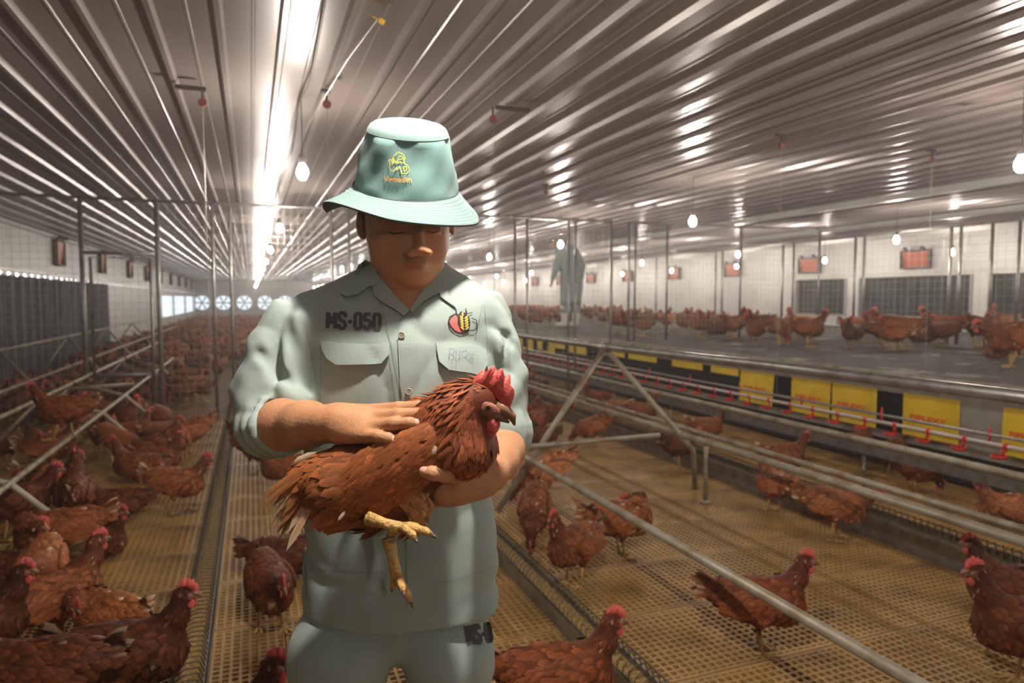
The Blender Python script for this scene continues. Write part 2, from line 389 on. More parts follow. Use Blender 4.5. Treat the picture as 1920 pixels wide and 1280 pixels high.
def tail_geo(root, back, up, n, length, wid, r, cream=.35, spread=.55):
    B = []; N = []; D = []; L = []; Wd = []; C1 = []; C2 = []; b = nrm(back); u = nrm(up); s = np.cross(b, u)
    for i in range(n):
        sg = 1 if i % 2 else -1; t = (i//2)/max(1, n//2-1)
        d = nrm(b*1.0+u*(.55-1.15*t*spread*1.3)+s*sg*(.06+.30*t)+r.normal(0, .03, 3)); nn = nrm(s*sg+u*.45)
        B.append(np.array(root)+u*(.012-.03*t)+s*sg*.008*(1+t)); D.append(d); N.append(nn); L.append(length*r.uniform(.85, 1.1)*(1-.22*t)); Wd.append(wid*r.uniform(.85, 1.15))
        c = RUST*r.uniform(.7, 1.2); C1.append(c*.8); C2.append(CREAM*.85 if r.random() < cream else c*1.3+np.array([.06, .035, .012]))
    return feather_geo(np.array(B), np.array(N), np.array(D), np.array(L), np.array(Wd), np.array(C1), np.array(C2), lift=.02, curl=.15)
def wing_geo(c, ax, out_n, length, height, thick, r, n=150, tipw=.25):
    """folded wing: a flat oval pad along ax (shoulder to tip) clothed in coverts and long flight feathers"""
    a = nrm(ax); o = nrm(out_n-np.dot(out_n, a)*a); v = np.cross(o, a); v = v if v[2] > 0 else -v; c = np.array(c, float)
    V, Fq = polygonise([ell(c, (length*.5, thick, height*.5), .005, rot=np.array([a, o, v]))], .008)
    pad = (V, Fq.tolist(), np.tile(RUST*.8, (len(V), 1)))
    B = []; L = []; Wd = []; N = []; D = []; C1 = []; C2 = []
    for i in range(n):
        uu = r.uniform(-.46, .42); ww = r.uniform(-.46, .46)*math.sqrt(max(.05, 1-(uu*2)**2)); q = max(0, 1-(2*uu)**2-(2*ww)**2)
        p = c+a*uu*length+v*ww*height+o*(thick*math.sqrt(q)+.0012); nn = nrm(o*(.5+math.sqrt(q))+v*ww*1.2+a*uu*.6)
        t = uu+.5; B.append(p); N.append(nn); D.append(a+v*(-.18+r.normal(0, .10))); L.append(.024+.036*t); Wd.append(.014+.005*t)
        k = RUST*r.uniform(.75, 1.35)*(1 if r.random() > .04 else 1.6); C1.append(k*.8); C2.append(k*1.35+np.array([.04, .02, .008]))
    for i in range(11):  # flight feathers along the lower edge to the tip
        t = i/10; p = c+a*length*(-.05+.42*t)-v*height*(.42-.36*t)+o*thick*.4
        B.append(p); N.append(nrm(o-v*.25)); D.append(a+v*(.10-.22*t)); L.append(length*(.42-.10*t)); Wd.append(.020)
        k = RUST*r.uniform(.6, 1.0); C1.append(k); C2.append(k*1.9+np.array([.08, .045, .02]))
    fg = feather_geo(np.array(B), np.array(N), np.array(D), np.array(L), np.array(Wd), np.array(C1), np.array(C2), lift=.10, curl=.10)
    return merge([pad, fg])
POSES = {  # neck points, head forward, body pitch, z shift, stride
    'alert':   ([(.085, 0, .245), (.128, 0, .305), (.150, 0, .368)], (1, 0, -.08), .05, 0, 0),
    'walking': ([(.090, 0, .235), (.142, 0, .285), (.176, 0, .345)], (1, 0, -.12), -.02, 0, .045),
    'forward': ([(.100, 0, .225), (.165, 0, .250), (.215, 0, .275)], (1, 0, -.25), -.12, 0, .03),
    'pecking': ([(.115, 0, .195), (.180, 0, .135), (.212, 0, .072)], (.45, 0, -.9), -.32, 0, .02),
    'turned':  ([(.085, 0, .245), (.120, .02, .305), (.130, .045, .365)], (.25, 1, -.1), .05, 0, 0),
    'preening': ([(.090, 0, .235), (.115, .055, .275), (.070, .092, .262)], (-.9, .15, -.45), .02, 0, 0),
    'sitting': ([(.085, 0, .245), (.125, 0, .300), (.142, 0, .352)], (1, .1, -.1), .0, -.095, None),
}
def hen_body_prims(neck, pitch, thighs=True):
    cp, sp = math.cos(pitch), math.sin(pitch)
    def r_(p): x, y, z = p; z -= .2; return (x*cp-z*sp, y, x*sp+z*cp+.2)
    R = np.array([[cp, 0, sp], [0, 1, 0], [-sp, 0, cp]])
    P = [ell(r_((-.01, 0, .205)), (.145, .080, .088), .03, rot=R), ell(r_((.075, 0, .198)), (.082, .073, .082), .03, rot=R),
         ell(r_((-.115, 0, .235)), (.085, .052, .055), .04, rot=R)]
    P += chain([r_((.07, 0, .22))]+[tuple(q) for q in neck], [.062, .047, .031, .0225], .03)
    P += [ell(neck[-1], (.029, .0205, .0225), .012)]
    if thighs: P += [cap((-.005, s*.050, .17), (-.010, s*.043, .118), .042, .015, .02) for s in (1, -1)]
    return P, r_
def hen_flow(neck, r_, down=-.25):
    g = [(r_((-.16, 0, .23)), r_((.06, 0, .22)), (-1, 0, down), .042, .024, RUST, 1.0), (r_((.10, 0, .18)), r_((.02, 0, .14)), (-.55, 0, -.9), .036, .022, RUST*.9, 1.0),
         ((-.005, .05, .16), (-.01, .043, .115), (-.2, 0, -1), .030, .014, RUST*1.1, .55), ((-.005, -.05, .16), (-.01, -.043, .115), (-.2, 0, -1), .030, .014, RUST*1.1, .55)]
    pts = [r_((.07, 0, .22))]+list(neck)
    for i in range(len(pts)-1):
        d = np.array(pts[i])-np.array(pts[i+1]); g.append((pts[i], pts[i+1], d, [.034, .026, .018][i], [.012, .009, .007][i], NECK*[1, .95, .85][i], [.62, .42, .34][i]))
    return Flow(g)
HEN = {}
def build_pose(pose, seed, detail=True):
    r = np.random.default_rng(seed); neck, fwd, pitch, dz, stride = POSES[pose]
    prims, r_ = hen_body_prims(neck, pitch, stride is not None)
    V, Fq = polygonise(prims, .0085 if detail else .019); V = relax(V, Fq, 1)
    flow = hen_flow(neck, r_); _, _, _, C = flow(V)
    parts = []
    if detail:
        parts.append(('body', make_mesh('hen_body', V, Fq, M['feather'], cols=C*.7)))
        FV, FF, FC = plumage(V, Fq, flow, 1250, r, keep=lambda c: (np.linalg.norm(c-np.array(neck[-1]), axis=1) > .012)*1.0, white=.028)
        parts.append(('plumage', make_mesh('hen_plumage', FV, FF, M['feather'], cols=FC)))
        tv = tail_geo(r_((-.165, 0, .245)), (-1, 0, .35+pitch*-.6), (0, 0, 1), 16, .105, .030, r)
        parts.append(('tail', make_mesh('hen_tail', tv[0], tv[1], M['feather'], cols=tv[2])))
        for s in (1, -1):
            wv = wing_geo(r_((-.025, s*.076, .212)), np.array(r_((-.19, s*.060, .200)))-np.array(r_((.07, s*.08, .215))), np.array([0, s, .12]), .215, .105, .014, r)
            parts.append(('wing', make_mesh('hen_wing', wv[0], wv[1], M['feather'], cols=wv[2])))
    hp = head_pieces(np.array(neck[-1], float)+nrm(fwd)*.004, fwd, (0, 0, 1) if abs(fwd[2]) < .8 else (1, 0, .3), 1.08, detail=detail)
    if detail:
        for k, (hv, hf, hm) in hp.items(): parts.append((k.strip(), make_mesh('hen_'+k.strip(), hv, hf, M[hm])))
        if stride is not None:
            for L in legs_standing(stride): parts.append(('leg', L.mesh('hen_leg', [M['shank'], M['claw']], True)))
        if dz:
            for _, me in parts: me.transform(Matrix.Translation((0, 0, dz)))
        HEN[pose] = parts
        return
    # joined simple version, feathers as a short shaggy coat
    fl = plumage(V, Fq, flow, 150, r, white=.03); fl[2][:] = fl[2]*1.05
    t = tail_geo(r_((-.165, 0, .245)), (-1, 0, .35), (0, 0, 1), 8, .105, .034, r)
    g = [(V, Fq.tolist(), C*.85), fl, t]; red = np.array([.62, .07, .05])
    Vh = [];
    for k in ('comb', 'wattle', 'wattle ', 'face_skin', 'face_skin ', 'beak'):
        hv, hf, hm = hp[k]; g.append((np.array(hv), [list(q) for q in hf], np.tile({'comb': red, 'face': red*.6, 'beak': np.array([.4, .25, .12])}[hm], (len(hv), 1))))
    if stride is not None:
        for L in legs_standing(stride): g.append((np.array(L.V), [list(q) for q in L.F], np.tile(np.array([.62, .38, .12]), (len(L.V), 1))))
    Vv, Ff, Cc = merge(g); Vv = Vv+np.array([0, 0, dz]); HEN['far_'+pose] = (Vv, Ff, Cc, make_mesh('far_hen_'+pose, Vv, Ff, M['feather'], cols=Cc))
_first = set()
def place_hen(pose, loc, rz, sc, tint, label, group=None, far=False):
    jit = random.uniform(.9, 1.1)
    col = (tint[0]*jit, tint[1]*jit, tint[2]*jit, 1)
    if far:
        o = bpy.data.objects.new('hen', HEN['far_'+pose][3]); COL.objects.link(o); o.location = loc; o.rotation_euler = (0, 0, rz); o.scale = (sc,)*3; o.color = col
        return meta(o, label, 'hen', group)
    root = empty('hen', loc, rz, label, 'hen', group); root.scale = (sc,)*3
    for nm, me in HEN[pose]:
        o = bpy.data.objects.new(nm, me); COL.objects.link(o); o.parent = root; o.color = col
        if nm == 'plumage': o['kind'] = 'stuff'
    return root
for i, p in enumerate(POSES): build_pose(p, 20+i)
for i, p in enumerate(('alert', 'forward', 'pecking', 'turned')): build_pose(p, 50+i, False)
# ------------------------------------------------ the barn
CZ = 2.60; XL, XR, Y0, Y1 = -3.5, 12.0, -5.0, 51.0
ceil = empty('ceiling', (0, 0, CZ), kind='structure')
def ceiling_sheet_mesh():
    prof = []; p = .27
    for i in range(4):
        x = i*p
        prof += [(x, 0), (x+.098, 0), (x+.103, -.005), (x+.113, -.005), (x+.118, 0), (x+.212, 0), (x+.224, -.028), (x+.246, -.028), (x+.258, 0)]
    prof.append((1.085, -.0008)); V = []; F = []
    ys = np.linspace(Y0, Y1, 8)
    for y in ys: V += [(x, y, z) for x, z in prof]
    n = len(prof)
    for j in range(len(ys)-1):
        for i in range(n-1): a = j*n+i; F.append((a, a+1, a+n+1, a+n))
    top = len(V); V += [(0, Y0, .03), (1.08, Y0, .03), (1.08, Y1, .03), (0, Y1, .03)]; F.append((top, top+1, top+2, top+3))
    return make_mesh('ceiling_sheet', V, F, M['ceiling'], smooth=False)
cs = ceiling_sheet_mesh()
for i in range(15):
    mesh_obj('ceiling_sheet', cs, ceil, (XL-.35+i*1.08, 0, 0))
# floor: pit below, slat panels near, plain slatted surface beyond
floor = empty('floor', (0, 0, 0), kind='structure')
mb = MB(); mb.box(XL-.1, XR+.1, Y0, Y1+.2, -.60, -.55); mb.obj('pit_floor', M['pit'], floor)
PW, PD = 1.2, .5
def slat_mesh():
    mb = MB(); nx, ny = 36, 15; t = .0055
    for i in range(nx+1):
        x = PW*i/nx; w = t*(2.0 if i in (0, nx) else 1); mb.box(max(.002, x-w), min(PW-.002, x+w), .003, PD-.003, -.014, 0.0)
    for j in range(ny+1):
        y = PD*j/ny; w = t*(3.4 if j in (0, ny) else 1); mb.box(.002, PW-.002, max(.003, y-w), min(PD-.003, y+w), -.016, -.0006)
    return mb.mesh('slat_panel', M['slat'])
sm = slat_mesh()
X_S = [XL+i*PW for i in range(6)]+[XL+6*PW]
cnt = 0
for j in range(19):
    for x in X_S:
        mesh_obj('slat_panel', sm, floor, (x, -1.0+j*PD, random.uniform(-.001, .0015)))
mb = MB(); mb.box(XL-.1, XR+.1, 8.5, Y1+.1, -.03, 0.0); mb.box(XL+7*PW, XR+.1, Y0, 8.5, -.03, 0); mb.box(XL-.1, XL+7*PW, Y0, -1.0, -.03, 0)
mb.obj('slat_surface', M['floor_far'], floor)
mb = MB()
for x in X_S+[XL+7*PW]: mb.box(x-.02, x+.02, -1.0, 8.5, -.10, -.018)
mb.obj('support_beam', M['pit'], floor)
# walls
wl = empty('wall_left', (XL, 0, 0), kind='structure')
mb = MB(); y = Y0
mb.box(-.12, 0, Y0, Y1, 1.79, CZ+.04); mb.box(-.12, 0, Y0, 20.4, -.6, .10); mb.box(-.12, 0, 20.4, 31.0, -.6, 1.72)
mb.box(-.12, 0, 31.0, 50, -.6, .55); mb.box(-.12, 0, 31.0, 50, 1.50, 1.72); mb.box(-.12, 0, 50, Y1, -.6, 1.72)
for yy in np.arange(31.0, 50.1, 6.33): mb.box(-.12, 0, yy-.05, yy+.05, .55, 1.5)
mb.obj('wall_panel', M['wall'], wl)
mb = MB(); mb.box(0, .06, Y0, Y1, CZ-.09, CZ-.02); mb.box(0, .03, Y0, Y1, 1.80, 1.84); mb.obj('eave_trim', M['galv'], wl)
mb = MB()
for i in range(140): mb.box(-.06, .005, Y0+i*.40, Y0+i*.40+.03, 1.715, 1.795)
mb.obj('gap_spacer', M['wall'], wl)
mb = MB(); mb.box(-.075, -.065, 3.0, 44, 1.725, 1.785); mb.obj('daylight_glow', M['light_gap'], wl)
V = []; F = []; n = 0; ys = np.arange(3.0, 20.4, .035)
for i, yy in enumerate(ys):
    dx = .03*math.sin(yy*14+2*math.sin(yy*1.7)); V += [(.03+dx, yy, .02), (.03+dx*.6, yy, 1.735+.012*math.sin(yy*24))]
    if i: a = 2*i; F.append((a-2, a, a+1, a-1))
mesh_obj('curtain', make_mesh('curtain', V, F, M['curtain']), wl)
mb = MB(); mb.box(-.10, -.08, Y0, 20.4, .05, 1.725); mb.obj('shutter_board', M['dark'], wl)
wr = empty('wall_right', (XR, 0, 0), kind='structure')
mb = MB(); mb.box(0, .12, Y0, Y1, 1.80, CZ+.04); mb.box(0, .12, Y0, Y1, -.6, 1.02); mb.box(0, .12, 12.7, Y1, 1.02, 1.80)
for a, b in ((Y0, 5.6), (8.15, 8.45), (10.9, 11.2)): mb.box(0, .12, a, b, 1.02, 1.80)
mb.obj('wall_panel', M['wall'], wr)
mb = MB()
for k in range(10): mb.box(-.015, 0, Y0, Y1, 1.12+k*.15 if k > 4 else .3+k*.15, 1.126+k*.15 if k > 4 else .306+k*.15)
mb.obj('panel_groove', M['galv'], wr)
for k, (a, b) in enumerate(((5.6, 8.15), (8.45, 10.9), (11.2, 12.7))):
    w = empty('window_%d' % (k+1), (XR, a, 1.02), kind='structure')
    V = []; F = []
    for i, yy in enumerate(np.arange(0, b-a+.02, .04)):
        dx = .06+.02*math.sin(yy*19); V += [(dx, yy, 0), (dx, yy, .78)]
        if i: q = 2*i; F.append((q, q-2, q-1, q+1))
    mesh_obj('curtain', make_mesh('curtain', V, F, M['curtain']), w)
    mb = MB(); mb.box(-.02, .02, 0, .05, 0, .78); mb.box(-.02, .02, b-a-.05, b-a, 0, .78); mb.box(-.02, .02, 0, b-a, -.03, .01)
    mb.obj('window_frame', M['galv'], w)
# trims where right ceiling bay ends: purlins seen as long pale bands
for k, xx in enumerate((7.0, 9.3, 11.2)):
    mb = MB(); mb.box(xx-.05, xx+.05, Y0, Y1, CZ-.10, CZ-.028); mb.obj('trim_%d' % (k+1), M['wall'], None, kind='structure')
# end wall with fan openings
we = empty('wall_end', (0, Y1, 0), kind='structure')
fx = [-3.10+1.34*i for i in range(11)]; fr = .52; zc = 1.08
mb = MB(); mb.box(XL, XR, 0, .12, zc+fr, CZ+.05); mb.box(XL, XR, 0, .12, -.6, zc-fr); x = XL
for c in fx: mb.box(x, c-fr, 0, .12, zc-fr, zc+fr); x = c+fr
mb.box(x, XR, 0, .12, zc-fr, zc+fr); mb.obj('wall_panel', M['wall_end'], we)
wb = MB(); wb.box(XL-.12, XR+.12, Y0-.12, Y0, -.6, CZ+.05); wb.obj('wall_back', M['wall_end'], None, kind='structure')
def fan(c, i):
    t = empty('exhaust_fan', (c, Y1-.04, zc), 0, '%s exhaust fan in the far end wall, daylight behind its blades' % FO[i] if i < 4 else 'exhaust fan in the far end wall hidden beyond the man', 'fan', 'exhaust fans in the far end wall')
    mb = MB()
    n = 24
    for k in range(n):   # round mouth in a square plate
        a0, a1 = 2*math.pi*k/n, 2*math.pi*(k+1)/n
        def sq(a): s = max(abs(math.cos(a)), abs(math.sin(a))); return (math.cos(a)/s*.56, math.sin(a)/s*.56)
        i0 = (math.cos(a0)*.49, math.sin(a0)*.49); i1 = (math.cos(a1)*.49, math.sin(a1)*.49); o0, o1 = sq(a0), sq(a1)
        mb.add([(i0[0], 0, i0[1]), (i1[0], 0, i1[1]), (o1[0], 0, o1[1]), (o0[0], 0, o0[1]), (i0[0], .12, i0[1]), (i1[0], .12, i1[1])], [(0, 1, 2, 3), (0, 4, 5, 1)])
    mb.obj('fan_frame', M['wall_end'], t)
    for k in range(6):
        a = 2*math.pi*k/6; mb = MB(); ca, sa = math.cos(a), math.sin(a)
        P = [(.06, -.03), (.44, -.075), (.46, .05), (.06, .03)]
        mb.add([(r*ca-s*sa, .03+s*.4, r*sa+s*ca) for r, s in P]+[(r*ca-s*sa, .036+s*.4, r*sa+s*ca) for r, s in P], [(0, 1, 2, 3), (7, 6, 5, 4), (0, 4, 5, 1), (2, 6, 7, 3), (1, 5, 6, 2)])
        mb.obj('fan_blade', M['galv'], t)
    mb = MB(); mb.lathe([(.07, -.02), (.07, .09)], axis='y', n=12); mb.obj('fan_hub', M['galv'], t)
FO = ['leftmost', 'second from left', 'third from left', 'fourth from left']
for i, c in enumerate(fx): fan(c, i)
# air inlets high on both side walls
FN = ['nearest', 'second', 'third', 'fourth', 'fifth', 'sixth', 'seventh', 'eighth', 'ninth']
def inlet(x, y, z, sgn, w, h, label, group):
    t = empty('air_inlet', (x, y, z), 0, label, 'air inlet', group)
    mb = MB(); s = sgn
    X = lambda a, b: (min(a*s, b*s), max(a*s, b*s))
    for (y0, y1, z0, z1) in ((-w/2, w/2, h/2-.03, h/2), (-w/2, w/2, -h/2, -h/2+.03), (-w/2, -w/2+.03, -h/2, h/2), (w/2-.03, w/2, -h/2, h/2)):
        a, b = X(0, .09); mb.box(a, b, y0, y1, z0, z1)
    mb.obj('inlet_frame', M['inlet_dark'], t)
    mb = MB(); mb.add([(.075*s, -w/2+.03, h/2-.04), (.075*s, w/2-.03, h/2-.04), (.02*s, w/2-.03, -h/2+.05), (.02*s, -w/2+.03, -h/2+.05)], [(0, 1, 2, 3)]); a, b = X(.0, .02)
    mb.box(a, b, -w/2+.03, w/2-.03, -h/2+.03, h/2-.03); mb.obj('inlet_flap', M['inlet_red'], t)
    for yy in (-w*.3, w*.3): mb = MB(); mb.tube([(.05*s, yy, h/2), (.11*s, yy, h/2+.05), (.16*s, yy, h/2+.02)], .022, 6); mb.obj('flap_bracket', M['black'], t)
for i, yy in enumerate((15.6, 19.7, 23.9, 27.6, 31.6, 35.5, 39.4, 43.3, 47.2)):
    inlet(XL, yy, 2.25, 1, .62, .50, 'orange flap air inlet in a dark frame, nearest one above the left curtain' if i == 0 else '%s orange air inlet from the camera on the left wall' % FN[i], None if i == 0 else 'air inlets along the left wall')
for i, yy in enumerate((9.56, 12.24, 14.9, 17.6, 20.3, 23.0, 25.7, 28.4)):
    inlet(XR, yy, 2.12, -1, .62, .36, ['wide orange air inlet nearest the camera on the right white wall', 'orange air inlet second from the camera on the right white wall'][i] if i < 2 else '%s orange air inlet from the camera on the right white wall' % FN[i], None if i < 2 else 'far air inlets on the right wall')
# lamps
def build_lamp():
    mbg = MB(); mbg.lathe([(.001, -.062), (.018, -.056), (.030, -.036), (.034, -.018), (.031, .002), (.020, .022), (.015, .034)], n=10)
    mbs = MB(); mbs.lathe([(.019, .034), (.021, .040), (.021, .085), (.010, .095)], n=10)
    mbc = MB(); mbc.tube([(0, 0, .095), (.002, 0, .25), (0, 0, .44)], .0035, 5)
    return [('lamp_bulb', mbg.mesh('lamp_bulb', M['bulb'], True)), ('lamp_socket', mbs.mesh('lamp_socket', M['socket'])), ('lamp_cable', mbc.mesh('lamp_cable', M['socket']))]
lamp_parts = build_lamp()
bright = lamp_parts[0][1].copy(); bright.materials[0] = M['bulb_bright']
def lamp(x, y, label, group):
    t = empty('hanging_lamp', (x, y, 2.15), 0, label, 'lamp', group)
    for n_, me in lamp_parts: mesh_obj(n_, bright if n_ == 'lamp_bulb' and abs(y-.80) < .01 else me, t)
ORD = ['nearest', 'second', 'third', 'fourth', 'fifth', 'sixth', 'seventh', 'eighth', 'ninth', 'tenth', 'eleventh', 'twelfth']
rows = [(.31, .80, 3.58, -1, 14, 'left'), (4.13, 2.66, 3.11, -2, 16, 'middle'), (7.92, 6.62, 3.12, -3, 14, 'right'), (10.9, 8.05, 2.7, -3, 16, 'far right')]
special = {(0, 1): 'glaring bulb hanging on a black cable just left of the hat', (0, 2): 'glaring bulb hanging lower in the photo than the one beside the hat, same row behind',
           (1, 1): 'large glowing bulb hanging over the right-hand pen, level with the hat brim', (2, 0): 'glowing bulb on a pale cable hanging before the right wall windows', (1, 0): 'bulb cut off by the right edge of the photo near the ceiling'}
for ri, (x, y, dy, k0, k1, nm) in enumerate(rows):
    for k in range(k0, k1):
        if (ri, k) in special: lamp(x, y+dy*k, special[(ri, k)], None)
        elif y+dy*k < 1.5: lamp(x, y+dy*k, 'bulb of the %s lamp row hanging above or behind the camera' % nm, 'bulbs above or behind the camera, %s row' % nm)
        else:
            q = k-{0: 1, 1: 0, 2: -1, 3: -2}[ri]
            if q < 7: lamp(x, y+dy*k, '%s glowing bulb from the camera in the %s row of hanging lamps' % (ORD[q], nm), 'bulbs of the %s lamp row' % nm)
            else: lamp(x, y+dy*k, 'tiny far bulb towards the end of the %s lamp row' % nm, 'far bulbs of the %s lamp row' % nm)
# cables on the ceiling
mb = MB(); mb.tube([(.30, -1, 2.56), (.28, 2.2, 2.53), (.33, 3.9, 2.55), (.30, 4.42, 2.56), (.34, 6.0, 2.52), (.30, 7.9, 2.56), (.31, 12, 2.55)], .006, 6)
mb.obj('power_cable', M['socket'], None, True, label='black power cable sagging along the ceiling above the left lamp row', cat='cable')
mb = MB(); mb.tube([(4.30, 1.2, 2.54), (4.25, 2.74, 2.54), (4.02, 3.79, 2.50), (4.10, 5.0, 2.55), (4.12, 5.76, 2.56)], .006, 6)
mb.obj('power_cable', M['socket'], None, True, label='thin dark cable crossing the ceiling at upper right to a bulb', cat='cable')
# pulleys, suspension cords, tag
def pulley(x, y, bar, label, group=None, cord=1.6, dx=.0):
    t = empty('ceiling_pulley', (x, y, CZ-.03), 0, label, 'pulley', group)
    mb = MB(); mb.box(-bar, .02, -.018, .018, -.03, -.012); mb.tube([(0, 0, -.02), (0, 0, -.07)], .007, 6); mb.obj('bracket', M['inlet_dark'], t, kind='stuff')
    mb = MB(); mb.lathe([(.020, -.010), (.024, -.008), (.018, 0), (.024, .008), (.020, .010)], (0, 0, -.095), 12, 'y'); mb.obj('pulley_wheel', M['pulley'], t)
    mb = MB(); mb.tube([(0, 0, -.11), (.01+dx, 0, -cord)], .0016, 4); mb.obj('cord', M['mesh_wire'], t)
pulley(-.23, 4.30, .14, 'red pulley on a dark bracket, left part of the ceiling', cord=2.3)
pulley(.43, 4.09, .03, 'small pulley with a hanging cord above left of the hat', cord=1.7)
pulley(1.42, 4.05, -.24, 'red pulley and grey bracket on the ceiling right of the hat', cord=1.3)
pulley(3.62, 4.0, .05, 'red pulley on the ceiling, upper right of the photo', cord=1.9)
pulley(5.12, 3.98, .06, 'red pulley rightmost on the ceiling', cord=1.85)
pulley(2.9, 6.6, .04, 'small distant pulley above the cross partition', cord=.5)
mb = MB(); mb.box(-.03, .03, -.025, .025, -.002, .002); mb.box(.0, .025, -.03, -.022, -.012, .01)
o = mb.obj('paper_tag', M['tag_yellow'], None, label='torn yellow tag stuck to the ceiling above the hat', cat='tag'); o.location = (.53, 3.0, 2.56); o.rotation_euler = (.5, .2, .3)
mb = MB(); mb.tube([(.53, 3.0, 2.555), (.47, 3.5, 2.54), (.41, 4.09, 2.5)], .0022, 5); mb.tube([(.41, 4.09, 2.5), (.33, 5.6, 2.5), (.32, 9, 2.5)], .0022, 5)
mb.obj('hoist_wire', M['mesh_wire'], None, label='thin hoist wire running under the ceiling from the yellow tag', cat='wire')
# cross partition of pipes and wire mesh
YP = 8.3; pt = empty('mesh_partition', (0, YP, 0), 0, 'pipe and wire mesh partition across the barn behind the man', 'partition')
for x in (-3.4, -1.64, -.93, -.38, -.20, .9, 1.1, 3.21, 3.38, 3.98, 4.08, 4.62):
    r_ = .024 if x in (-1.64, -.93) else .016
    mb = MB(); mb.tube([(x, 0, 0.0), (x, 0, 2.42)], r_, 8); mb.obj('post', M['galv'], pt, True)
mb = MB(); mb.tube([(-3.45, 0, 2.42), (4.64, 0, 2.42)], .018, 8); mb.obj('top_rail', M['galv'], pt, True)
for zz in (1.85, .55):
    mb = MB(); mb.tube([(-1.64, 0, zz), (-.93, 0, zz)], .018, 8); mb.obj('door_rail', M['galv'], pt, True)
mb = MB(); mb.tube([(-1.56, -.02, .08), (-1.56, -.02, 1.80), (-1.0, -.02, 1.80), (-1.0, -.02, .08)], .016, 8); mb.obj('door_frame', M['galv'], pt, True)
mb = MB(); w = .0013
for x in np.arange(-3.45, 4.62, .075): mb.box(x-w, x+w, -w, w, .0, 2.42)
for z in np.arange(.05, 2.42, .075): mb.box(-3.45, 4.62, -w, w, z-w, z+w)
mb.obj('wire_mesh', M['mesh_wire'], pt, kind='stuff')
pt = empty('mesh_screen', (4.9, YP, .78), 0, 'upper pipe and mesh screen standing on the nest top in line with the cross partition', 'screen')
for x in (0.0, .10, .62, 1.9, 3.4):
    mb = MB(); mb.tube([(x, 0, 0.0), (x, 0, 1.64)], .016, 8); mb.obj('post', M['galv'], pt, True)
mb = MB(); mb.tube([(0, 0, 1.64), (3.4, 0, 1.66)], .018, 8); mb.obj('top_rail', M['galv'], pt, True)
mb = MB()
for x in np.arange(.03, 3.4, .075): mb.box(x-w, x+w, -w, w, .02, 1.64)
for z in np.arange(.05, 1.64, .075): mb.box(0, 3.4, -w, w, z-w, z+w)
mb.obj('wire_mesh', M['mesh_wire'], pt, kind='stuff')
# long partition beyond the nests
XP = 8.5; pt = empty('mesh_screen', (XP, 0, 0), 0, 'long pipe and wire mesh screen standing far right on the nest top', 'screen')
for y in (4.2, 4.35, 5.45, 5.77, 6.17, 6.30, 7.64, 7.8, 9.05, 9.3, 10.9, 11.1, 13.2, 15.2, 17.5):
    mb = MB(); mb.tube([(0, y, .785), (0, y, 2.30)], .020, 8); mb.obj('post', M['galv'], pt, True)
mb = MB(); mb.tube([(0, 3.5, 2.30), (0, 20, 2.30)], .018, 8); mb.obj('top_rail', M['galv'], pt, True)
mb = MB()
for y in np.arange(3.5, 20, .10): mb.box(-w, w, y-w, y+w, .79, 2.30)
for z in np.arange(.90, 2.30, .10): mb.box(-w, w, 3.5, 20, z-w, z+w)
mb.obj('wire_mesh', M['mesh_wire'], pt, kind='stuff')
# feed troughs with wire grille
def trough(x, ya, yb, label, hh=.075, lift=0.0, wide=.052, n_arc=True):
    t = empty('feed_trough', (x, ya, lift), 0, label, 'feed trough'); L = yb-ya
    mb = MB(); W2 = wide
    for sgn in (-1, 1):
        mb.box(sgn*W2-.002, sgn*W2+.002, 0, L, .002, hh); mb.box(min(sgn*W2, sgn*(W2-.008)), max(sgn*W2, sgn*(W2-.008)), 0, L, hh-.003, hh)
    mb.box(-W2, W2, 0, L, .0, .004); mb.obj('channel', M['galv'], t)
    mb = MB(); mb.box(-W2+.004, W2-.004, 0, L, .006, hh*.62); mb.obj('feed', M['feed'], t, kind='stuff')
    if n_arc:
        mb = MB(); k = 0
        for y in np.arange(.02, L, .040):
            sh = .018
            mb.tube([(-W2, y-sh, hh*.7), (-W2*.85, y-sh*.4, hh+.028), (-W2*.2, y, hh+.045), (W2*.6, y+sh*.6, hh+.038), (W2, y+sh, hh*.7)], .0025, 4, False)
        mb.obj('grille', M['wire'], t, True, kind='stuff')
        mb = MB(); mb.tube([(W2+.004, 0, hh+.020), (W2+.004, L, hh+.020)], .0035, 6); mb.tube([(-W2-.002, 0, hh+.010), (-W2-.002, L, hh+.010)], .003, 6); mb.obj('grille_rod', M['wire'], t, True)
trough(-.225, .5, 17, 'long feed trough with a looped wire grille on the slats, left of the man')
trough(1.215, .5, 17, 'long feed trough with looped wire grille, behind and right of the man')
trough(3.36, 1.0, 17, 'deep steel feed trough on the floor beyond the frame perch', hh=.13, wide=.07)
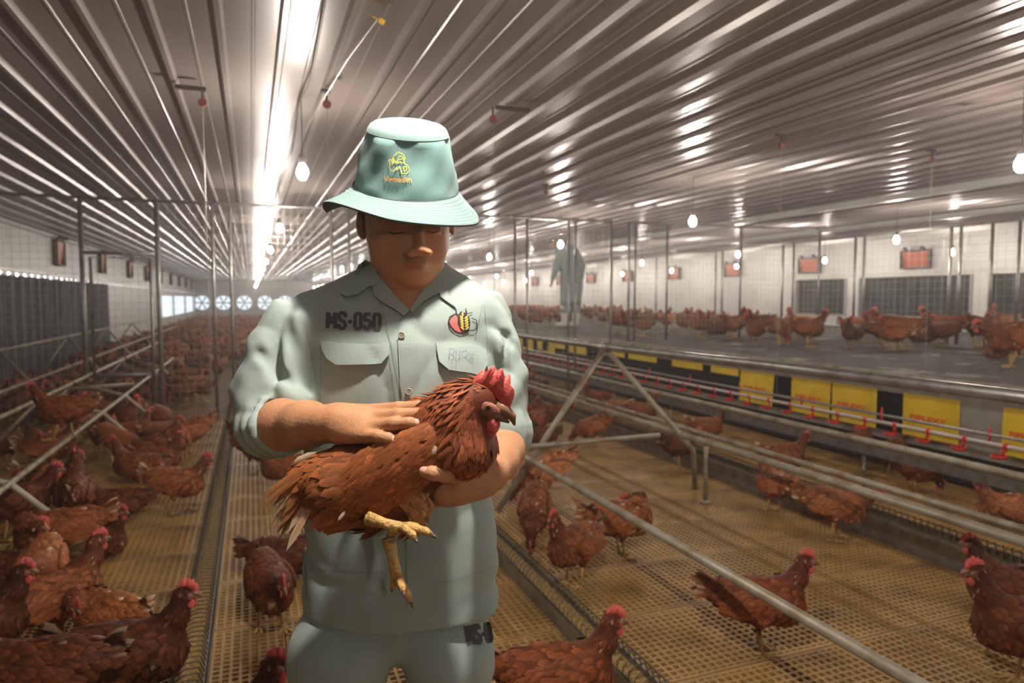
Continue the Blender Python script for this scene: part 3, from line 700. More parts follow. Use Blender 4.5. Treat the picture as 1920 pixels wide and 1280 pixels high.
# the pipe frame perch on the right
t = empty('frame_perch', (2.18, 0, 0), 0, 'tall A-shaped perch of dusty galvanised pipes in the right-hand pen', 'perch')
XA, ZA = 2.19, 1.05; XN, XF, ZB = 1.55, 2.80, .42
def pipe(name, pts, r, p, m='galv_dirty', n=12): mb = MB(); mb.tube([(a-2.18, b, c) for a, b, c in pts], r, n); return mb.obj(name, M[m], p, True)
pipe('top_rail', [(XA+.20, -.5, ZA), (XA+.12, 2.6, ZA), (XA, 4.0, ZA), (XA, 16, ZA)], .024, t, 'galv')
pipe('near_rail', [(XN, .2, ZB-.02), (XN, 16, ZB-.02)], .019, t); pipe('far_rail', [(XF, .2, ZB), (XF, 16, ZB)], .022, t); pipe('far_rail', [(XF+.13, .2, ZB+.01), (XF+.13, 16, ZB+.01)], .016, t)
for ya in (.75, 4.0, 7.3, 10.6, 13.9):
    pipe('leg', [(XA-.01, ya, ZA-.02), (XN-.12, ya, .03)], .019, t); pipe('leg', [(XA+.01, ya, ZA-.02), (XF+.10, ya, .30), (XF+.12, ya, .02)], .019, t)
    pipe('crossbar', [(XN-.02, ya-.03, ZB+.01), (XF-.2, ya-.03, ZB+.015)], .016, t)
    mb = MB(); mb.tube([(XA-2.18, ya-.05, ZA), (XA-2.18, ya+.05, ZA)], .029, 12); mb.obj('clamp', M['galv'], t, True)
for yy in (3.75, 7.0, 10.3):
    mb = MB(); mb.tube([(XF+.02-2.18, yy, ZB), (XF+.02-2.18, yy, .01)], .014, 8); mb.lathe([(.035, 0), (.035, .012), (.018, .02)], (XF+.02-2.18, yy, 0), 10); mb.obj('support_post', M['galv_dirty'], t, True)
# perch rail with board below, in front of the nests
t = empty('landing_perch', (4.06, 0, 0), 0, 'low thick perch rail with a grey board beneath, before the yellow nest flaps', 'perch')
mb = MB(); mb.tube([(0, .5, .36), (0, 16, .36)], .026, 12); mb.obj('rail', M['galv_dirty'], t, True)
mb = MB(); mb.box(.0, .012, .5, 16, .265, .335); mb.obj('board', M['galv'], t)
mb = MB()
for yy in np.arange(1.2, 16, 2.4): mb.tube([(.01, yy, .25), (.01, yy, .0)], .010, 8)
mb.obj('post', M['galv'], t, True)
# drinker line
t = empty('drinker_line', (4.40, 0, 0), 0, 'white drinker pipe with red cups hanging in front of the yellow flaps', 'drinker line')
mb = MB(); mb.tube([(0, .8, .445), (0, 16, .445)], .0135, 10); mb.obj('water_pipe', M['pvc'], t, True)
mb = MB(); mb.tube([(0, .8, .500), (0, 16, .500)], .011, 8); mb.obj('stiffener_pipe', M['galv'], t, True)
mc = MB(); mc.lathe([(.014, -.092), (.038, -.086), (.050, -.064), (.046, -.064), (.030, -.078)], (0, 0, 0), 16); mc.box(.030, .040, -.006, .006, -.075, -.010); mc.box(.0, .036, -.005, .005, -.018, -.008)
cupm = mc.mesh('cup', M['red'], True)
ml_ = MB(); ml_.lathe([(.017, -.013), (.020, -.010), (.020, .010), (.017, .013)], (0, 0, 0), 12, 'y'); ml_.tube([(0, 0, -.015), (0, 0, -.04)], .006, 6); clipm = ml_.mesh('clip', M['red'], False)
mh = MB(); mh.tube([(0, 0, -.01), (-.01, 0, .05), (0, 0, .11), (.01, 0, .05), (0, 0, -.01)], .005, 5); hangm = mh.mesh('hanger', M['red'], True)
for i, yy in enumerate(np.arange(1.05, 14, .262)):
    mesh_obj('cup', cupm, t, (0, yy, .445)); mesh_obj('clip', clipm, t, (0, yy-.04, .445))
for yy in np.arange(1.35, 13, .80): mesh_obj('hanger', hangm, t, (0, yy, .445))
# nests
NX = 4.80; t = empty('nest_row', (NX, 0, 0), 0, 'long raised row of nests with yellow flaps and a dark top board', 'nest')
mb = MB(); mb.box(-.07, 7.15, .2, 40, .75, .78); mb.obj('top_board', M['nest_top'], t)
mb = MB(); mb.box(-.075, -.055, .2, 40, .735, .786); mb.obj('edge_lip', M['galv_dirty'], t)
mb = MB(); mb.box(-.02, 0.0, .2, 40, .69, .75); mb.obj('painted_shade_band', M['dark'], t)  # solid near-black band painting the shade under the board edge
def Yof(px_, z): return at_x(px_, 640+0*z, NX)[1]*1.0
def ypx(px_):   # distance along the barn of a photo column on the nest face
    r = ray(px_, 760); return NX/r[0]*r[1]
mb = MB(); mb.box(-.012, 0.0, .2, 40, .62, .715); mb.box(-.012, 0, .2, 40, .24, .30); mb.obj('front_panel', M['nest_metal'], t)
mb = MB(); mb.box(.10, .12, .2, 40, .26, .72); mb.box(.02, .3, .2, 40, .02, .26); mb.obj('painted_shade_recess', M['dark'], t)  # near-black boards painting the shade inside and under the nests
flaps = [(1885, 1990, 1), (1696, 1803, 1), (1562, 1646, 1), (1486, 1559, 1), (1390, 1453, 1)]
for a, b, k in flaps:
    y0, y1 = ypx(b), ypx(a); n = 8; V = []; F = []
    for i in range(n+1):
        u = i/n; yy = y0+(y1-y0)*u; bow = .006*math.sin(u*9)
        V += [(-.016, yy, .632), (-.022+bow, yy+.008*math.sin(a), .47), (-.026+bow*2, yy+.014*math.sin(a), .305), (-.012, yy, .632), (-.018+bow, yy+.008*math.sin(a), .47), (-.022+bow*2, yy+.014*math.sin(a), .305)]
        if i: q = 6*i; F += [(q-6, q, q+1, q-5), (q-5, q+1, q+2, q-4), (q-3, q-2, q+4, q+3), (q-2, q-1, q+5, q+4), (q-4, q+2, q+5, q-1)]
    F += [(0, 1, 4, 3), (1, 2, 5, 4)]
    q = 6*n; F += [(q, q+3, q+4, q+1), (q+1, q+4, q+5, q+2)]
    fo = mesh_obj('flap', make_mesh('flap', V, F, M['yellow'], False), t)
    cu = bpy.data.curves.new('flap_print', 'FONT'); cu.body = 'BIFLEXY'; cu.size = .075; cu.offset = .004; cu.space_character = 1.0
    to = bpy.data.objects.new('t', cu); COL.objects.link(to); bpy.context.view_layer.update()
    me = bpy.data.meshes.new_from_object(to.evaluated_get(bpy.context.evaluated_depsgraph_get())); bpy.data.objects.remove(to)
    xs = [v.co.x for v in me.vertices]; wdt = max(xs)-min(xs); sc = (y1-y0)*.66/wdt; yc = (y0+y1)/2
    for v in me.vertices: x, y_ = v.co.x, v.co.y; v.co = (-.040, yc-(x-wdt/2)*sc, .440+y_*.70)
    me.materials.clear(); me.materials.append(M['orange_print']); mesh_obj('flap_print', me, fo)
gp = MB(); y0, y1 = ypx(1884), ypx(1804); gp.box(-.012, 0, y0, y1, .30, .62); gp.obj('front_panel', M['nest_metal'], t)
for a, b, fold in ((1335, 1386, .05), (1262, 1318, .05), (1180, 1232, .045), (1130, 1172, .045), (1068, 1100, .10), (1040, 1060, .06), (1010, 1030, .14), (972, 992, .14), (940, 955, .14)):
    y0, y1 = ypx(b), ypx(a); mb = MB(); mb.box(-.024, -.012, y0, y1, .632-fold-.03, .632); mb.obj('rolled_flap', M['yellow'], t)
for yy in np.arange(10.5, 34, .95): mb = MB(); mb.box(-.024, -.012, yy, yy+.5, .42, .632); mb.obj('rolled_flap', M['yellow'], t)
# perch frames on the left side
t = empty('side_perch', (-1.5, 0, 0), 0, 'low perch of dusty pipes standing among the hens on the left', 'perch')
def lp(name, pts, r=.017): mb = MB(); mb.tube([(a+1.5, b, c) for a, b, c in pts], r, 10); mb.obj(name, M['galv_dirty'], t, True)
lp('near_rail', [(-1.18, 2.5, .42), (-1.18, 12, .42)]); lp('far_rail', [(-1.62, 3.4, .56), (-1.62, 14, .56)])
for ya in (4.15, 6.5, 7.6, 10.5):
    lp('leg', [(-1.62, ya, .56), (-1.18, ya, .42), (-.82, ya+.05, .02)]); lp('leg', [(-1.62, ya, .56), (-2.1, ya, .02)])
lp('crossbar', [(-1.9, 7.6, .50), (-1.1, 7.6, .53)])
t = empty('side_perch', (-2.6, 0, 0), 0, 'farther pipe perch rising against the dark left curtain', 'perch')
def lp(name, pts, r=.017): mb = MB(); mb.tube([(a+2.6, b, c) for a, b, c in pts], r, 10); mb.obj(name, M['galv_dirty'], t, True)
lp('rail', [(-2.6, 5.5, .80), (-2.6, 24, .80)]); lp('rail', [(-2.2, 5.5, .5), (-2.2, 24, .5)])
for ya in (6, 9, 12, 15, 18): lp('leg', [(-2.6, ya, .80), (-2.0, ya, .02)]); lp('leg', [(-2.6, ya, .80), (-3.1, ya, .02)])
# ------------------------------------------------ the man; his own axes: x to his left hand, y away from the camera, z up
cP, sP = math.cos(PIT), math.sin(PIT)
def ml(px_, py_, d): 
    r = np.array([0, cP, sP])+np.array([1, 0, 0])*(px_-960)/FPX+np.array([0, -sP, cP])*(640-py_)/FPX
    return C0+r*d
BASE = np.array([ml(745, 900, 1.2)[0], 1.22, 0.0]); RZ = Matrix.Rotation(-YAW, 3, 'Z')
def world_of(p): return RZ @ Vector(p)
man = empty('person', world_of(BASE), -YAW, 'man in sage work shirt and mint bucket hat, head bowed, holding a brown hen', 'person')
def place(name, V, F, m, parent, base=BASE, smooth=True, cols=None, mi=None, **k):
    return mesh_obj(name, make_mesh(name, np.asarray(V)-base, F, m, smooth, mi, cols), parent, **k)
# --- shirt body
def row(py_, cx, hw, ry, d=1.2, dy=0.0): p = ml(cx, py_, d); return (p[2], p[0], p[1]*0+1.205+dy, hw/FPX*d, ry)
torso = [row(1146, 747, 188, .121), row(1090, 747, 187, .118), row(1010, 746, 184, .115), row(930, 745, 180, .112), row(850, 748, 176, .112), row(770, 752, 178, .116), row(690, 754, 178, .120, dy=.004),
         row(640, 752, 184, .120, dy=.008), row(600, 750, 188, .112, dy=.012), row(572, 750, 184, .102, dy=.016), row(550, 750, 170, .092, dy=.020), row(530, 752, 142, .082, dy=.022), row(512, 757, 106, .073, dy=.024), row(498, 761, 80, .066, dy=.024), row(488, 762, 72, .063, dy=.024)]
torso.sort(key=lambda r: r[0])
A = lambda *a: ml(*a)
shirt_p = [loft(torso, .02)]
# sleeves: shoulder, upper arm, rolled cuff
ls = [A(585, 612, 1.205), A(542, 665, 1.20), A(510, 730, 1.19), A(500, 792, 1.155)]; rs = [A(905, 608, 1.205), A(918, 665, 1.20), A(930, 740, 1.18), A(935, 806, 1.13)]
shirt_p += chain(ls, [.060, .060, .060, .056], .03)
shirt_p += chain(rs, [.052, .049, .047, .045], .03)
# loose folds
for a, b, r_ in (((520, 575, 1.16), (470, 700, 1.155), .014), ((560, 600, 1.14), (520, 720, 1.13), .012), ((480, 640, 1.16), (545, 740, 1.125), .011), ((455, 700, 1.17), (560, 752, 1.12), .012), ((450, 735, 1.17), (500, 800, 1.11), .013),
                 ((930, 560, 1.165), (965, 660, 1.15), .012), ((945, 640, 1.14), (935, 735, 1.12), .010), ((975, 700, 1.15), (930, 770, 1.10), .012), 
                 ):
    shirt_p.append(cap(A(*a), A(*b), r_, r_*.7, .03))
# rolled cuffs
def cuff(c, ax, r0, r1, w, n=3):
    ax = nrm(ax); out = []
    u = nrm(np.cross(ax, (0, 0, 1))); v = np.cross(ax, u); K = 18
    for j in range(K):
        a0, a1 = 2*math.pi*j/K, 2*math.pi*(j+1)/K
        for q in range(n):
            t = (q/(n-1)-.5)*w; rr = r0+(r1-r0)*(q/(n-1))
            P = [c+ax*t+(u*math.cos(a)+v*math.sin(a))*rr for a in (a0, a1)]; out.append(cap(P[0], P[1], .0105, .0105, .006))
    return out
wrR = A(615, 797, 1.02); elR = A(497, 796, 1.16)
axR = wrR-elR; shirt_p += cuff(elR+axR*.16+np.array([0, 0, .0]), axR+np.array([0, 0, .03]), .047, .045, .048)
wrL = A(925, 884, 1.03); elL = A(946, 822, 1.15)
axL = wrL-elL; shirt_p += cuff(elL+axL*.02+np.array([-.010, 0, .010]), axL*1.0+np.array([-.01, -.02, .05]), .0445, .042, .044)
for a, b, r_ in (((528, 600, 1.124), (568, 700, 1.120), .007), ((486, 662, 1.132), (545, 720, 1.122), .005), ((500, 610, 1.130), (520, 690, 1.126), .005),
                 ((950, 630, 1.140), (940, 730, 1.120), .006), ((905, 620, 1.128), (925, 700, 1.128), .005), ((602, 700, 1.084), (622, 810, 1.080), .005), ((896, 705, 1.090), (880, 830, 1.084), .005), ((690, 700, 1.075), (720, 760, 1.070), .004)):
    shirt_p.append(sub(cap(A(*a), A(*b), r_, r_*.5, .016)))
# opening at the neck, armhole seams
shirt_p += [sub(cap(A(768, 583, 1.075), A(765, 470, 1.10), .002, .062, .006)), sub(cap(A(765, 520, 1.15), A(763, 440, 1.18), .052, .062, .006))]
for pts in ([(706, 556, 1.09), (722, 640, 1.08), (748, 790, 1.08)],): pass
def fold_noise(x, y, z):
    def crease(ph, p=2.2): return (1-np.abs(np.sin(ph)))**p
    m1 = .5+.5*np.sin(9*z-13*x+1.3); m2 = .5+.5*np.sin(15*x+8*z+.4)
    s = .0040*m1*crease(17*x+9*z+1.1*np.sin(14*z)+.6*np.sin(33*x))+.0030*m2*crease(-13*x+20*z+1.3*np.sin(19*x)+2)+.0010*np.sin(31*x+14*z)
    arm = np.clip((np.abs(x-BASE[0])-.135)/.04, 0, 1); sg = np.sign(x-BASE[0])
    low = np.clip((z-1.155)/.05, .25, 1)
    s = s+arm*low*(.0088*crease(19*z*1.0+22*x*sg+1.4*np.sin(15*x+17*z)+10*y, 1.8)*(.5+.5*np.sin(21*z+7))+.0062*crease(36*z-16*x*sg+1.6*np.sin(22*y+12*z)+1.0, 2.0)*m2+.0036*crease(52*z+33*x*sg+2*np.sin(30*x+9*z)+14*y, 1.8)*m1)
    return s*1.35
SV, SF = polygonise(shirt_p, .0042, fold_noise); SV = relax(SV, SF, 1)
place('shirt', SV, SF, M['shirt'], man)
shirt_bvh = BVHTree.FromPolygons([Vector(v) for v in SV], SF.tolist())
# --- trousers and boots
tr = [loft(sorted([row(1110, 746, 166, .098), row(1150, 742, 174, .103), row(1200, 738, 180, .106), row(1235, 736, 184, .108), row(1262, 735, 186, .107)], key=lambda r: r[0]), .02)]
zk = .42
tr += chain([A(640, 1235, 1.2), (A(632, 1300, 1.2)[0], 1.20, zk), (A(640, 1300, 1.2)[0], 1.23, .10)], [.092, .080, .072], .03)
tr += chain([A(832, 1235, 1.2), (A(838, 1300, 1.2)[0], 1.20, zk), (A(834, 1300, 1.2)[0], 1.23, .10)], [.082, .076, .070], .03)
0 and [cap(A(565, 1180, 1.15), A(600, 1300, 1.12), .012, .010, .03), cap(A(690, 1150, 1.10), A(655, 1290, 1.11), .010, .008, .03), cap(A(870, 1180, 1.12), A(850, 1290, 1.12), .010, .008, .03), cap(A(790, 1150, 1.1), A(810, 1290, 1.12), .008, .008, .03)]
tr += [sub(cap(A(744, 1262, 1.05), A(744, 1262, 1.4), .012, .012, .02)), sub(cap(A(742, 1300, 1.05), A(742, 1300, 1.4), .020, .020, .02))]
TV, TF = polygonise(tr, .0075, lambda x, y, z: .006*(1-np.abs(np.sin(16*x+5*z+.8*np.sin(11*z))))**2.0*(.5+.5*np.sin(12*z+9*x))+.003*(1-np.abs(np.sin(14*x-19*z)))**2); TV = relax(TV, TF, 1)
place('trousers', TV, TF, M['shirt'], man); tr_bvh = BVHTree.FromPolygons([Vector(v) for v in TV], TF.tolist())
for px_ in (640, 834):
    x = A(px_, 1300, 1.2)[0]
    bv, bf = polygonise([cap((x, 1.23, .30), (x, 1.23, .07), .060, .050, .02), cap((x, 1.22, .045), (x, 1.07, .040), .045, .042, .03, flat=(0, 0, 1), s=.9), sub(ell((x, 1.15, -.10), (.3, .3, .10), .004))], .009)
    place('boot', bv, bf, M['boot_white'], man)
# --- body: head, neck, arms, hands in one skin
Ah = lambda x, y, d: ml(x, y, d+.048)
sk = []
sk += [ell(Ah(764, 396, 1.175), (.074, .092, .094), .02), ell(Ah(766, 428, 1.135), (.069, .072, .068), .02),
       ell(Ah(768, 462, 1.115), (.057, .054, .056), .03), ell(Ah(773, 500, 1.095), (.040, .040, .034), .03), ell(Ah(778, 520, 1.080), (.021, .020, .015), .02),
       ell(Ah(725, 463, 1.090), (.020, .018, .022), .022), ell(Ah(817, 459, 1.088), (.016, .016, .022), .022),                # cheeks
       cap(Ah(785, 412, 1.066), Ah(788, 466, 1.030), .0062, .0085, .012), ell(Ah(788, 468, 1.027), (.0098, .010, .0085), .007),    # nose
       ell(Ah(772, 474, 1.033), (.0085, .010, .0072), .006), ell(Ah(802, 473, 1.031), (.0080, .010, .0070), .006),
       cap(Ah(722, 412, 1.075), Ah(764, 415, 1.062), .008, .007, .014), cap(Ah(802, 414, 1.062), Ah(832, 411, 1.078), .007, .007, .014),   # brows
       ell(Ah(741, 428, 1.070), (.0165, .010, .0095), .006), ell(Ah(812, 427, 1.068), (.0145, .010, .0090), .006),               # lowered lids
       ell(Ah(775, 496, 1.056), (.021, .012, .0042), .008), ell(Ah(776, 504, 1.058), (.017, .011, .0046), .008),                  # lips
       sub(cap(Ah(752, 499.5, 1.047), Ah(799, 500.5, 1.047), .0014, .0014, .003)), sub(ell(Ah(781, 477, 1.020), (.0028, .004, .0022), .002)), sub(ell(Ah(796, 476, 1.020), (.0026, .004, .0022), .002)),
       ell(Ah(677, 420, 1.165), (.0085, .015, .026), .006), sub(ell(Ah(672, 418, 1.145), (.004, .010, .013), .004)), ell(Ah(680, 440, 1.155), (.006, .009, .009), .005),   # ear
       ell(Ah(848, 416, 1.175), (.006, .014, .024), .006)]
sk += chain([A(762, 470, 1.19), A(763, 530, 1.20), A(763, 575, 1.21)], [.056, .055, .075], .03)
sk += [ell(A(763, 610, 1.195), (.115, .078, .065), .03), cap(A(764, 560, 1.150), A(705, 545, 1.175), .010, .009, .02), cap(A(764, 560, 1.150), A(830, 545, 1.175), .010, .009, .02)]
sk += [cap(A(665, 610, 1.2), A(600, 600, 1.2), .05, .04, .03), cap(A(860, 605, 1.2), A(900, 595, 1.2), .05, .036, .03), ell(A(752, 760, 1.2), (.12, .08, .18), .04)]
# his right arm (left in the photo)
sk += chain([A(585, 600, 1.2), A(505, 720, 1.19), A(497, 796, 1.16)], [.042, .038, .036], .02)
sk += chain([A(497, 796, 1.16), A(530, 796, 1.11), A(575, 796, 1.06), A(615, 795, 1.02)], [.036, .0385, .0340, .0265], .02)
sk += [cap(A(600, 795, 1.03), A(640, 792, 1.005), .026, .027, .015, flat=(0, .5, 1), s=.92)]
mc = [((636, 776, 1.015), (704, 771, 1.015), .0160, .0112), ((636, 788, 1.005), (712, 784, .990), .0170, .0115), ((636, 802, .998), (706, 801, .973), .0170, .0112), ((636, 812, .995), (690, 818, .966), .0155, .0108)]
for a, b, r0, r1 in mc: sk.append(cap(A(*a), A(*b), r0, r1, .012))
sk.append(ell(A(668, 796, .998), (.034, .020, .024), .012))
fr_ = [[(712, 783, .988), (748, 778, .966), (790, 775, .962), (814, 774, .968)], [(704, 770, 1.012), (748, 765, .990), (786, 762, .984), (806, 763, .988)],
       [(706, 801, .971), (738, 794, .948), (768, 793, .943), (781, 795, .948)], [(690, 818, .964), (710, 818, .943), (728, 822, .938), (738, 826, .940)]]
fd = [[.0112, .0098, .0090, .0076], [.0110, .0096, .0088, .0075], [.0108, .0094, .0086, .0073], [.0102, .0088, .0080, .0068]]
for f_, r_ in zip(fr_, fd): sk += chain([A(*p) for p in f_], r_, .0035)
sk += chain([A(640, 780, 1.02), A(690, 780, 1.045), A(735, 786, 1.045)], [.014, .011, .0085], .006)
# his left arm (right in the photo) passing under the hen
sk += chain([A(905, 590, 1.2), A(940, 720, 1.18), A(946, 822, 1.15)], [.040, .037, .039], .02)
sk += chain([A(944, 822, 1.15), A(940, 846, 1.10), A(935, 864, 1.055), A(926, 880, 1.02)], [.038, .036, .030, .0245], .012)
sk += [cap(A(915, 890, 1.005), A(858, 908, .985), .027, .030, .012, flat=(0, 1, .2), s=.62), cap(A(905, 908, .998), A(832, 925, .98), .020, .019, .012, flat=(0, 1, .2), s=.75), ell(A(927, 892, 1.012), (.011, .011, .012), .010)]
lf = [[(858, 892, .972), (836, 890, .935), (812, 887, .922), (795, 884, .925)], [(846, 906, .985), (812, 908, .995), (780, 905, 1.02), (760, 898, 1.05)], [(840, 920, .987), (806, 924, .995), (776, 920, 1.02), (756, 910, 1.05)], [(842, 934, .990), (812, 938, .998), (786, 932, 1.02), (768, 922, 1.04)],
      [(880, 880, 1.01), (850, 865, 1.05), (825, 850, 1.07)]]
for f_, r_ in zip(lf, [[.0135, .0105, .0095, .008], [.012, .0105, .0095, .0082], [.012, .0102, .009, .008], [.0115, .0095, .0085, .0075], [.014, .011, .009]]): sk += chain([A(*p) for p in f_], r_, .006)
KV, KF = polygonise(sk, .0029); KV = relax(KV, KF, 1, .35)
kc = np.tile(np.array([.50, .245, .125]), (len(KV), 1))
def stain(p, r, c, amt):
    w = np.clip(1-np.linalg.norm((KV-p)/np.array(r), axis=1), 0, 1)[:, None]; w = w*w*(3-2*w)*amt; kc[:] = kc*(1-w)+np.array(c)*w
stain(Ah(776, 500, 1.05), (.030, .025, .014), (.40, .12, .085), .9)
for f_ in fr_+lf[:1]: stain(A(*f_[-1]), (.014, .014, .014), (.60, .28, .18), .7); stain(A(*f_[0]), (.018, .018, .018), (.44, .19, .10), .5)
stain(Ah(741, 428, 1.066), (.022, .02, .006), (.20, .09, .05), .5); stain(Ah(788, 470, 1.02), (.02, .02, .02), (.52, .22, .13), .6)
body = place('body', KV, KF, M['skin'], man, cols=kc)
for f_, r_ in list(zip(fr_[:1]+fr_[2:], (fd[0], fd[2], fd[3])))+[(lf[0], [0, 0, .0095, .008])]:
    p, q = A(*f_[-1]), A(*f_[-2]); d = nrm(p-q); o = nrm(np.array([0, -1, .75])-d*np.dot([0, -1, .75], d)); s_ = np.cross(d, o)
    c = p*.86+q*.14+o*(r_[-1]*.74); V, F = polygonise([ell(c, (.0068, .0034, .0054), .001, rot=np.array([d, o, s_]))], .0013)
    place('fingernail', V, F, M['nail'], man)
# brows, lashes, hair
for pts, r_ in ((((716, 410, 1.066), (738, 404, 1.056), (764, 410, 1.052)), .0028), (((803, 410, 1.052), (820, 405, 1.058), (834, 410, 1.072)), .0026)):
    V, F = polygonise(chain([Ah(*p) for p in pts], [r_*.7, r_, r_*.6], .002), .0016); place('eyebrow', V, F, M['hair'], man)
for pts in (((723, 434, 1.060), (741, 438, 1.0515), (759, 435, 1.054)), ((799, 433, 1.057), (812, 436, 1.056), (826, 433, 1.063))):
    mb = MB(); mb.tube([Ah(*p) for p in pts], [.0006, .0011, .0005], 6); place('eyelashes', np.array(mb.V), mb.F, M['hair'], man)
V, F = polygonise([ell(Ah(765, 386, 1.19), (.080, .097, .088), .01), cap(Ah(690, 405, 1.16), Ah(688, 440, 1.185), .012, .006, .01), sub(ell(Ah(766, 440, 1.06), (.20, .085, .09), .004))], .005)
place('hair', V, F, M['hair'], man)

# --- flat cloth pieces laid on the shirt: collar, placket, pocket flaps; prints
def patch(name, poly, off, thick, m, bvh, parent, step=7, seam=None, smooth=True, label=None):
    """polygon given by its corners as seen from the front, dropped onto the cloth; off may vary over the piece"""
    P = [Vector(p) for p in poly]; n = len(P); vs = []; ed = []
    for i in range(n):
        a, b = P[i], P[(i+1) % n]; k = max(1, int((b-a).length/step))
        for j in range(k): vs.append(a.lerp(b, j/k))
    nb = len(vs); ed = [(i, (i+1) % nb) for i in range(nb)]
    x0, x1 = min(p.x for p in P), max(p.x for p in P); y0, y1 = min(p.y for p in P), max(p.y for p in P)
    def inside(x, y):
        c = False; j = n-1
        for i in range(n):
            if (P[i].y > y) != (P[j].y > y) and x < (P[j].x-P[i].x)*(y-P[i].y)/(P[j].y-P[i].y)+P[i].x: c = not c
            j = i
        return c
    y = y0+step*.5
    while y < y1:
        x = x0+step*.5
        while x < x1:
            if inside(x, y) and min((Vector((x, y))-v).length for v in vs[:nb]) > step*.45: vs.append(Vector((x, y)))
            x += step
        y += step
    r = delaunay_2d_cdt(vs, ed, [], 1, 1e-4); vv, ff = r[0], r[2]
    V = []; last = 1.1
    for v in vv:
        d = ml(v.x, v.y, 1.0)-C0; hit = bvh.ray_cast(Vector(C0), Vector(d).normalized())
        if hit[0] is not None and (hit[0]-Vector(C0)).length < 1.32: L = (hit[0]-Vector(C0)).length/np.linalg.norm(d); last = L
        else: L = last
        o = off(v.x, v.y) if callable(off) else off
        V.append(C0+d*(L-o))
    V = np.array(V); m_ = len(V)
    F = [tuple(f) for f in ff]
    a, b, c = [V[F[0][k]] for k in range(3)]
    if np.dot(np.cross(b-a, c-a), a-C0) > 0: F = [f[::-1] for f in F]
    if thick:
        V = np.vstack([V, V+nrm(np.array([0, 1, 0]))*thick]); cnt = {}
        for f in F:
            for i in range(len(f)): cnt[(f[i], f[(i+1) % len(f)])] = 1
        F2 = list(F)+[tuple(i+m_ for i in reversed(f)) for f in F]
        for (i, j) in cnt:
            if (j, i) not in cnt: F2.append((j, i, i+m_, j+m_))
        F = F2
    return place(name, V, F, m, parent, smooth=False, label=label)
def ribbon(name, pts, w, off, m, bvh, parent, label=None, closed=False, **k):
    P = [Vector(p) for p in pts]; 
    if closed: P = P+[P[0]]
    V = []; F = []; Q = []
    for i in range(len(P)-1):
        kk = max(1, int((P[i+1]-P[i]).length/4))
        for j in range(kk): Q.append(P[i].lerp(P[i+1], j/kk))
    Q.append(P[-1])
    last = 1.08
    for i, p in enumerate(Q):
        t = (Q[min(i+1, len(Q)-1)]-Q[max(i-1, 0)]); t = t.normalized() if t.length > 0 else Vector((1, 0)); nn = Vector((-t.y, t.x))*w*.5
        for s in (-1, 1):
            q = p+nn*s; d = ml(q.x, q.y, 1.0)-C0; hit = bvh.ray_cast(Vector(C0), Vector(d).normalized())
            if hit[0] is not None and (hit[0]-Vector(C0)).length < 1.32: last = (hit[0]-Vector(C0)).length/np.linalg.norm(d)
            V.append(C0+d*(last-off))
        if i: a = 2*i; F.append((a-2, a-1, a+1, a))
    V = np.array(V)
    if np.dot(np.cross(V[F[0][1]]-V[F[0][0]], V[F[0][2]]-V[F[0][0]]), V[0]-C0) > 0: F = [f[::-1] for f in F]
    return place(name, V, F, m, parent, smooth=False, label=label, **k)
def letters(name, txt, x, y, h, m, bvh, parent, off=.0022, sx=1.0, rot=0.0, shear=0.0, bold=.0, label=None, clip=None):
    cu = bpy.data.curves.new(name, 'FONT'); cu.body = txt; cu.size = 1.0; cu.offset = bold; cu.resolution_u = 4
    to = bpy.data.objects.new('t', cu); COL.objects.link(to); bpy.context.view_layer.update()
    me = bpy.data.meshes.new_from_object(to.evaluated_get(bpy.context.evaluated_depsgraph_get())); bpy.data.objects.remove(to)
    bm = bmesh.new(); bm.from_mesh(me); bmesh.ops.triangulate(bm, faces=bm.faces)
    if clip: 
        bmesh.ops.bisect_plane(bm, geom=bm.verts[:]+bm.edges[:]+bm.faces[:], plane_co=(clip[0], 0, 0), plane_no=(1, clip[1], 0), clear_outer=True)
    for _ in range(2): 
        es = [e for e in bm.edges if e.calc_length() > .16]
        if es: bmesh.ops.subdivide_edges(bm, edges=es, cuts=1); bmesh.ops.triangulate(bm, faces=bm.faces)
    V = []; cr, sr = math.cos(rot), math.sin(rot); last = 1.08
    for v in bm.verts:
        u, w_ = v.co.x*h*sx/.72, v.co.y*h/.72; u += shear*w_; qx, qy = x+u*cr+w_*sr, y+u*sr-w_*cr
        d = ml(qx, qy, 1.0)-C0; hit = bvh.ray_cast(Vector(C0), Vector(d).normalized())
        if hit[0] is not None and (hit[0]-Vector(C0)).length < 1.32: last = (hit[0]-Vector(C0)).length/np.linalg.norm(d)
        V.append(C0+d*(last-off))
    bm.verts.index_update(); F = [tuple(v.index for v in f.verts) for f in bm.faces]; V = np.array(V)
    a, b, c = [V[F[0][k]] for k in range(3)]
    if np.dot(np.cross(b-a, c-a), a-C0) > 0: F = [f[::-1] for f in F]
    bm.free(); return place(name, V, F, m, parent, smooth=False, label=label)
nV, nF = polygonise([loft(torso, .02), cap(A(764, 470, 1.228), A(764, 520, 1.225), .0655, .072, .02)], .007); nV = relax(nV, nF, 3)
nk_bvh = BVHTree.FromPolygons([Vector(v) for v in nV], nF.tolist())
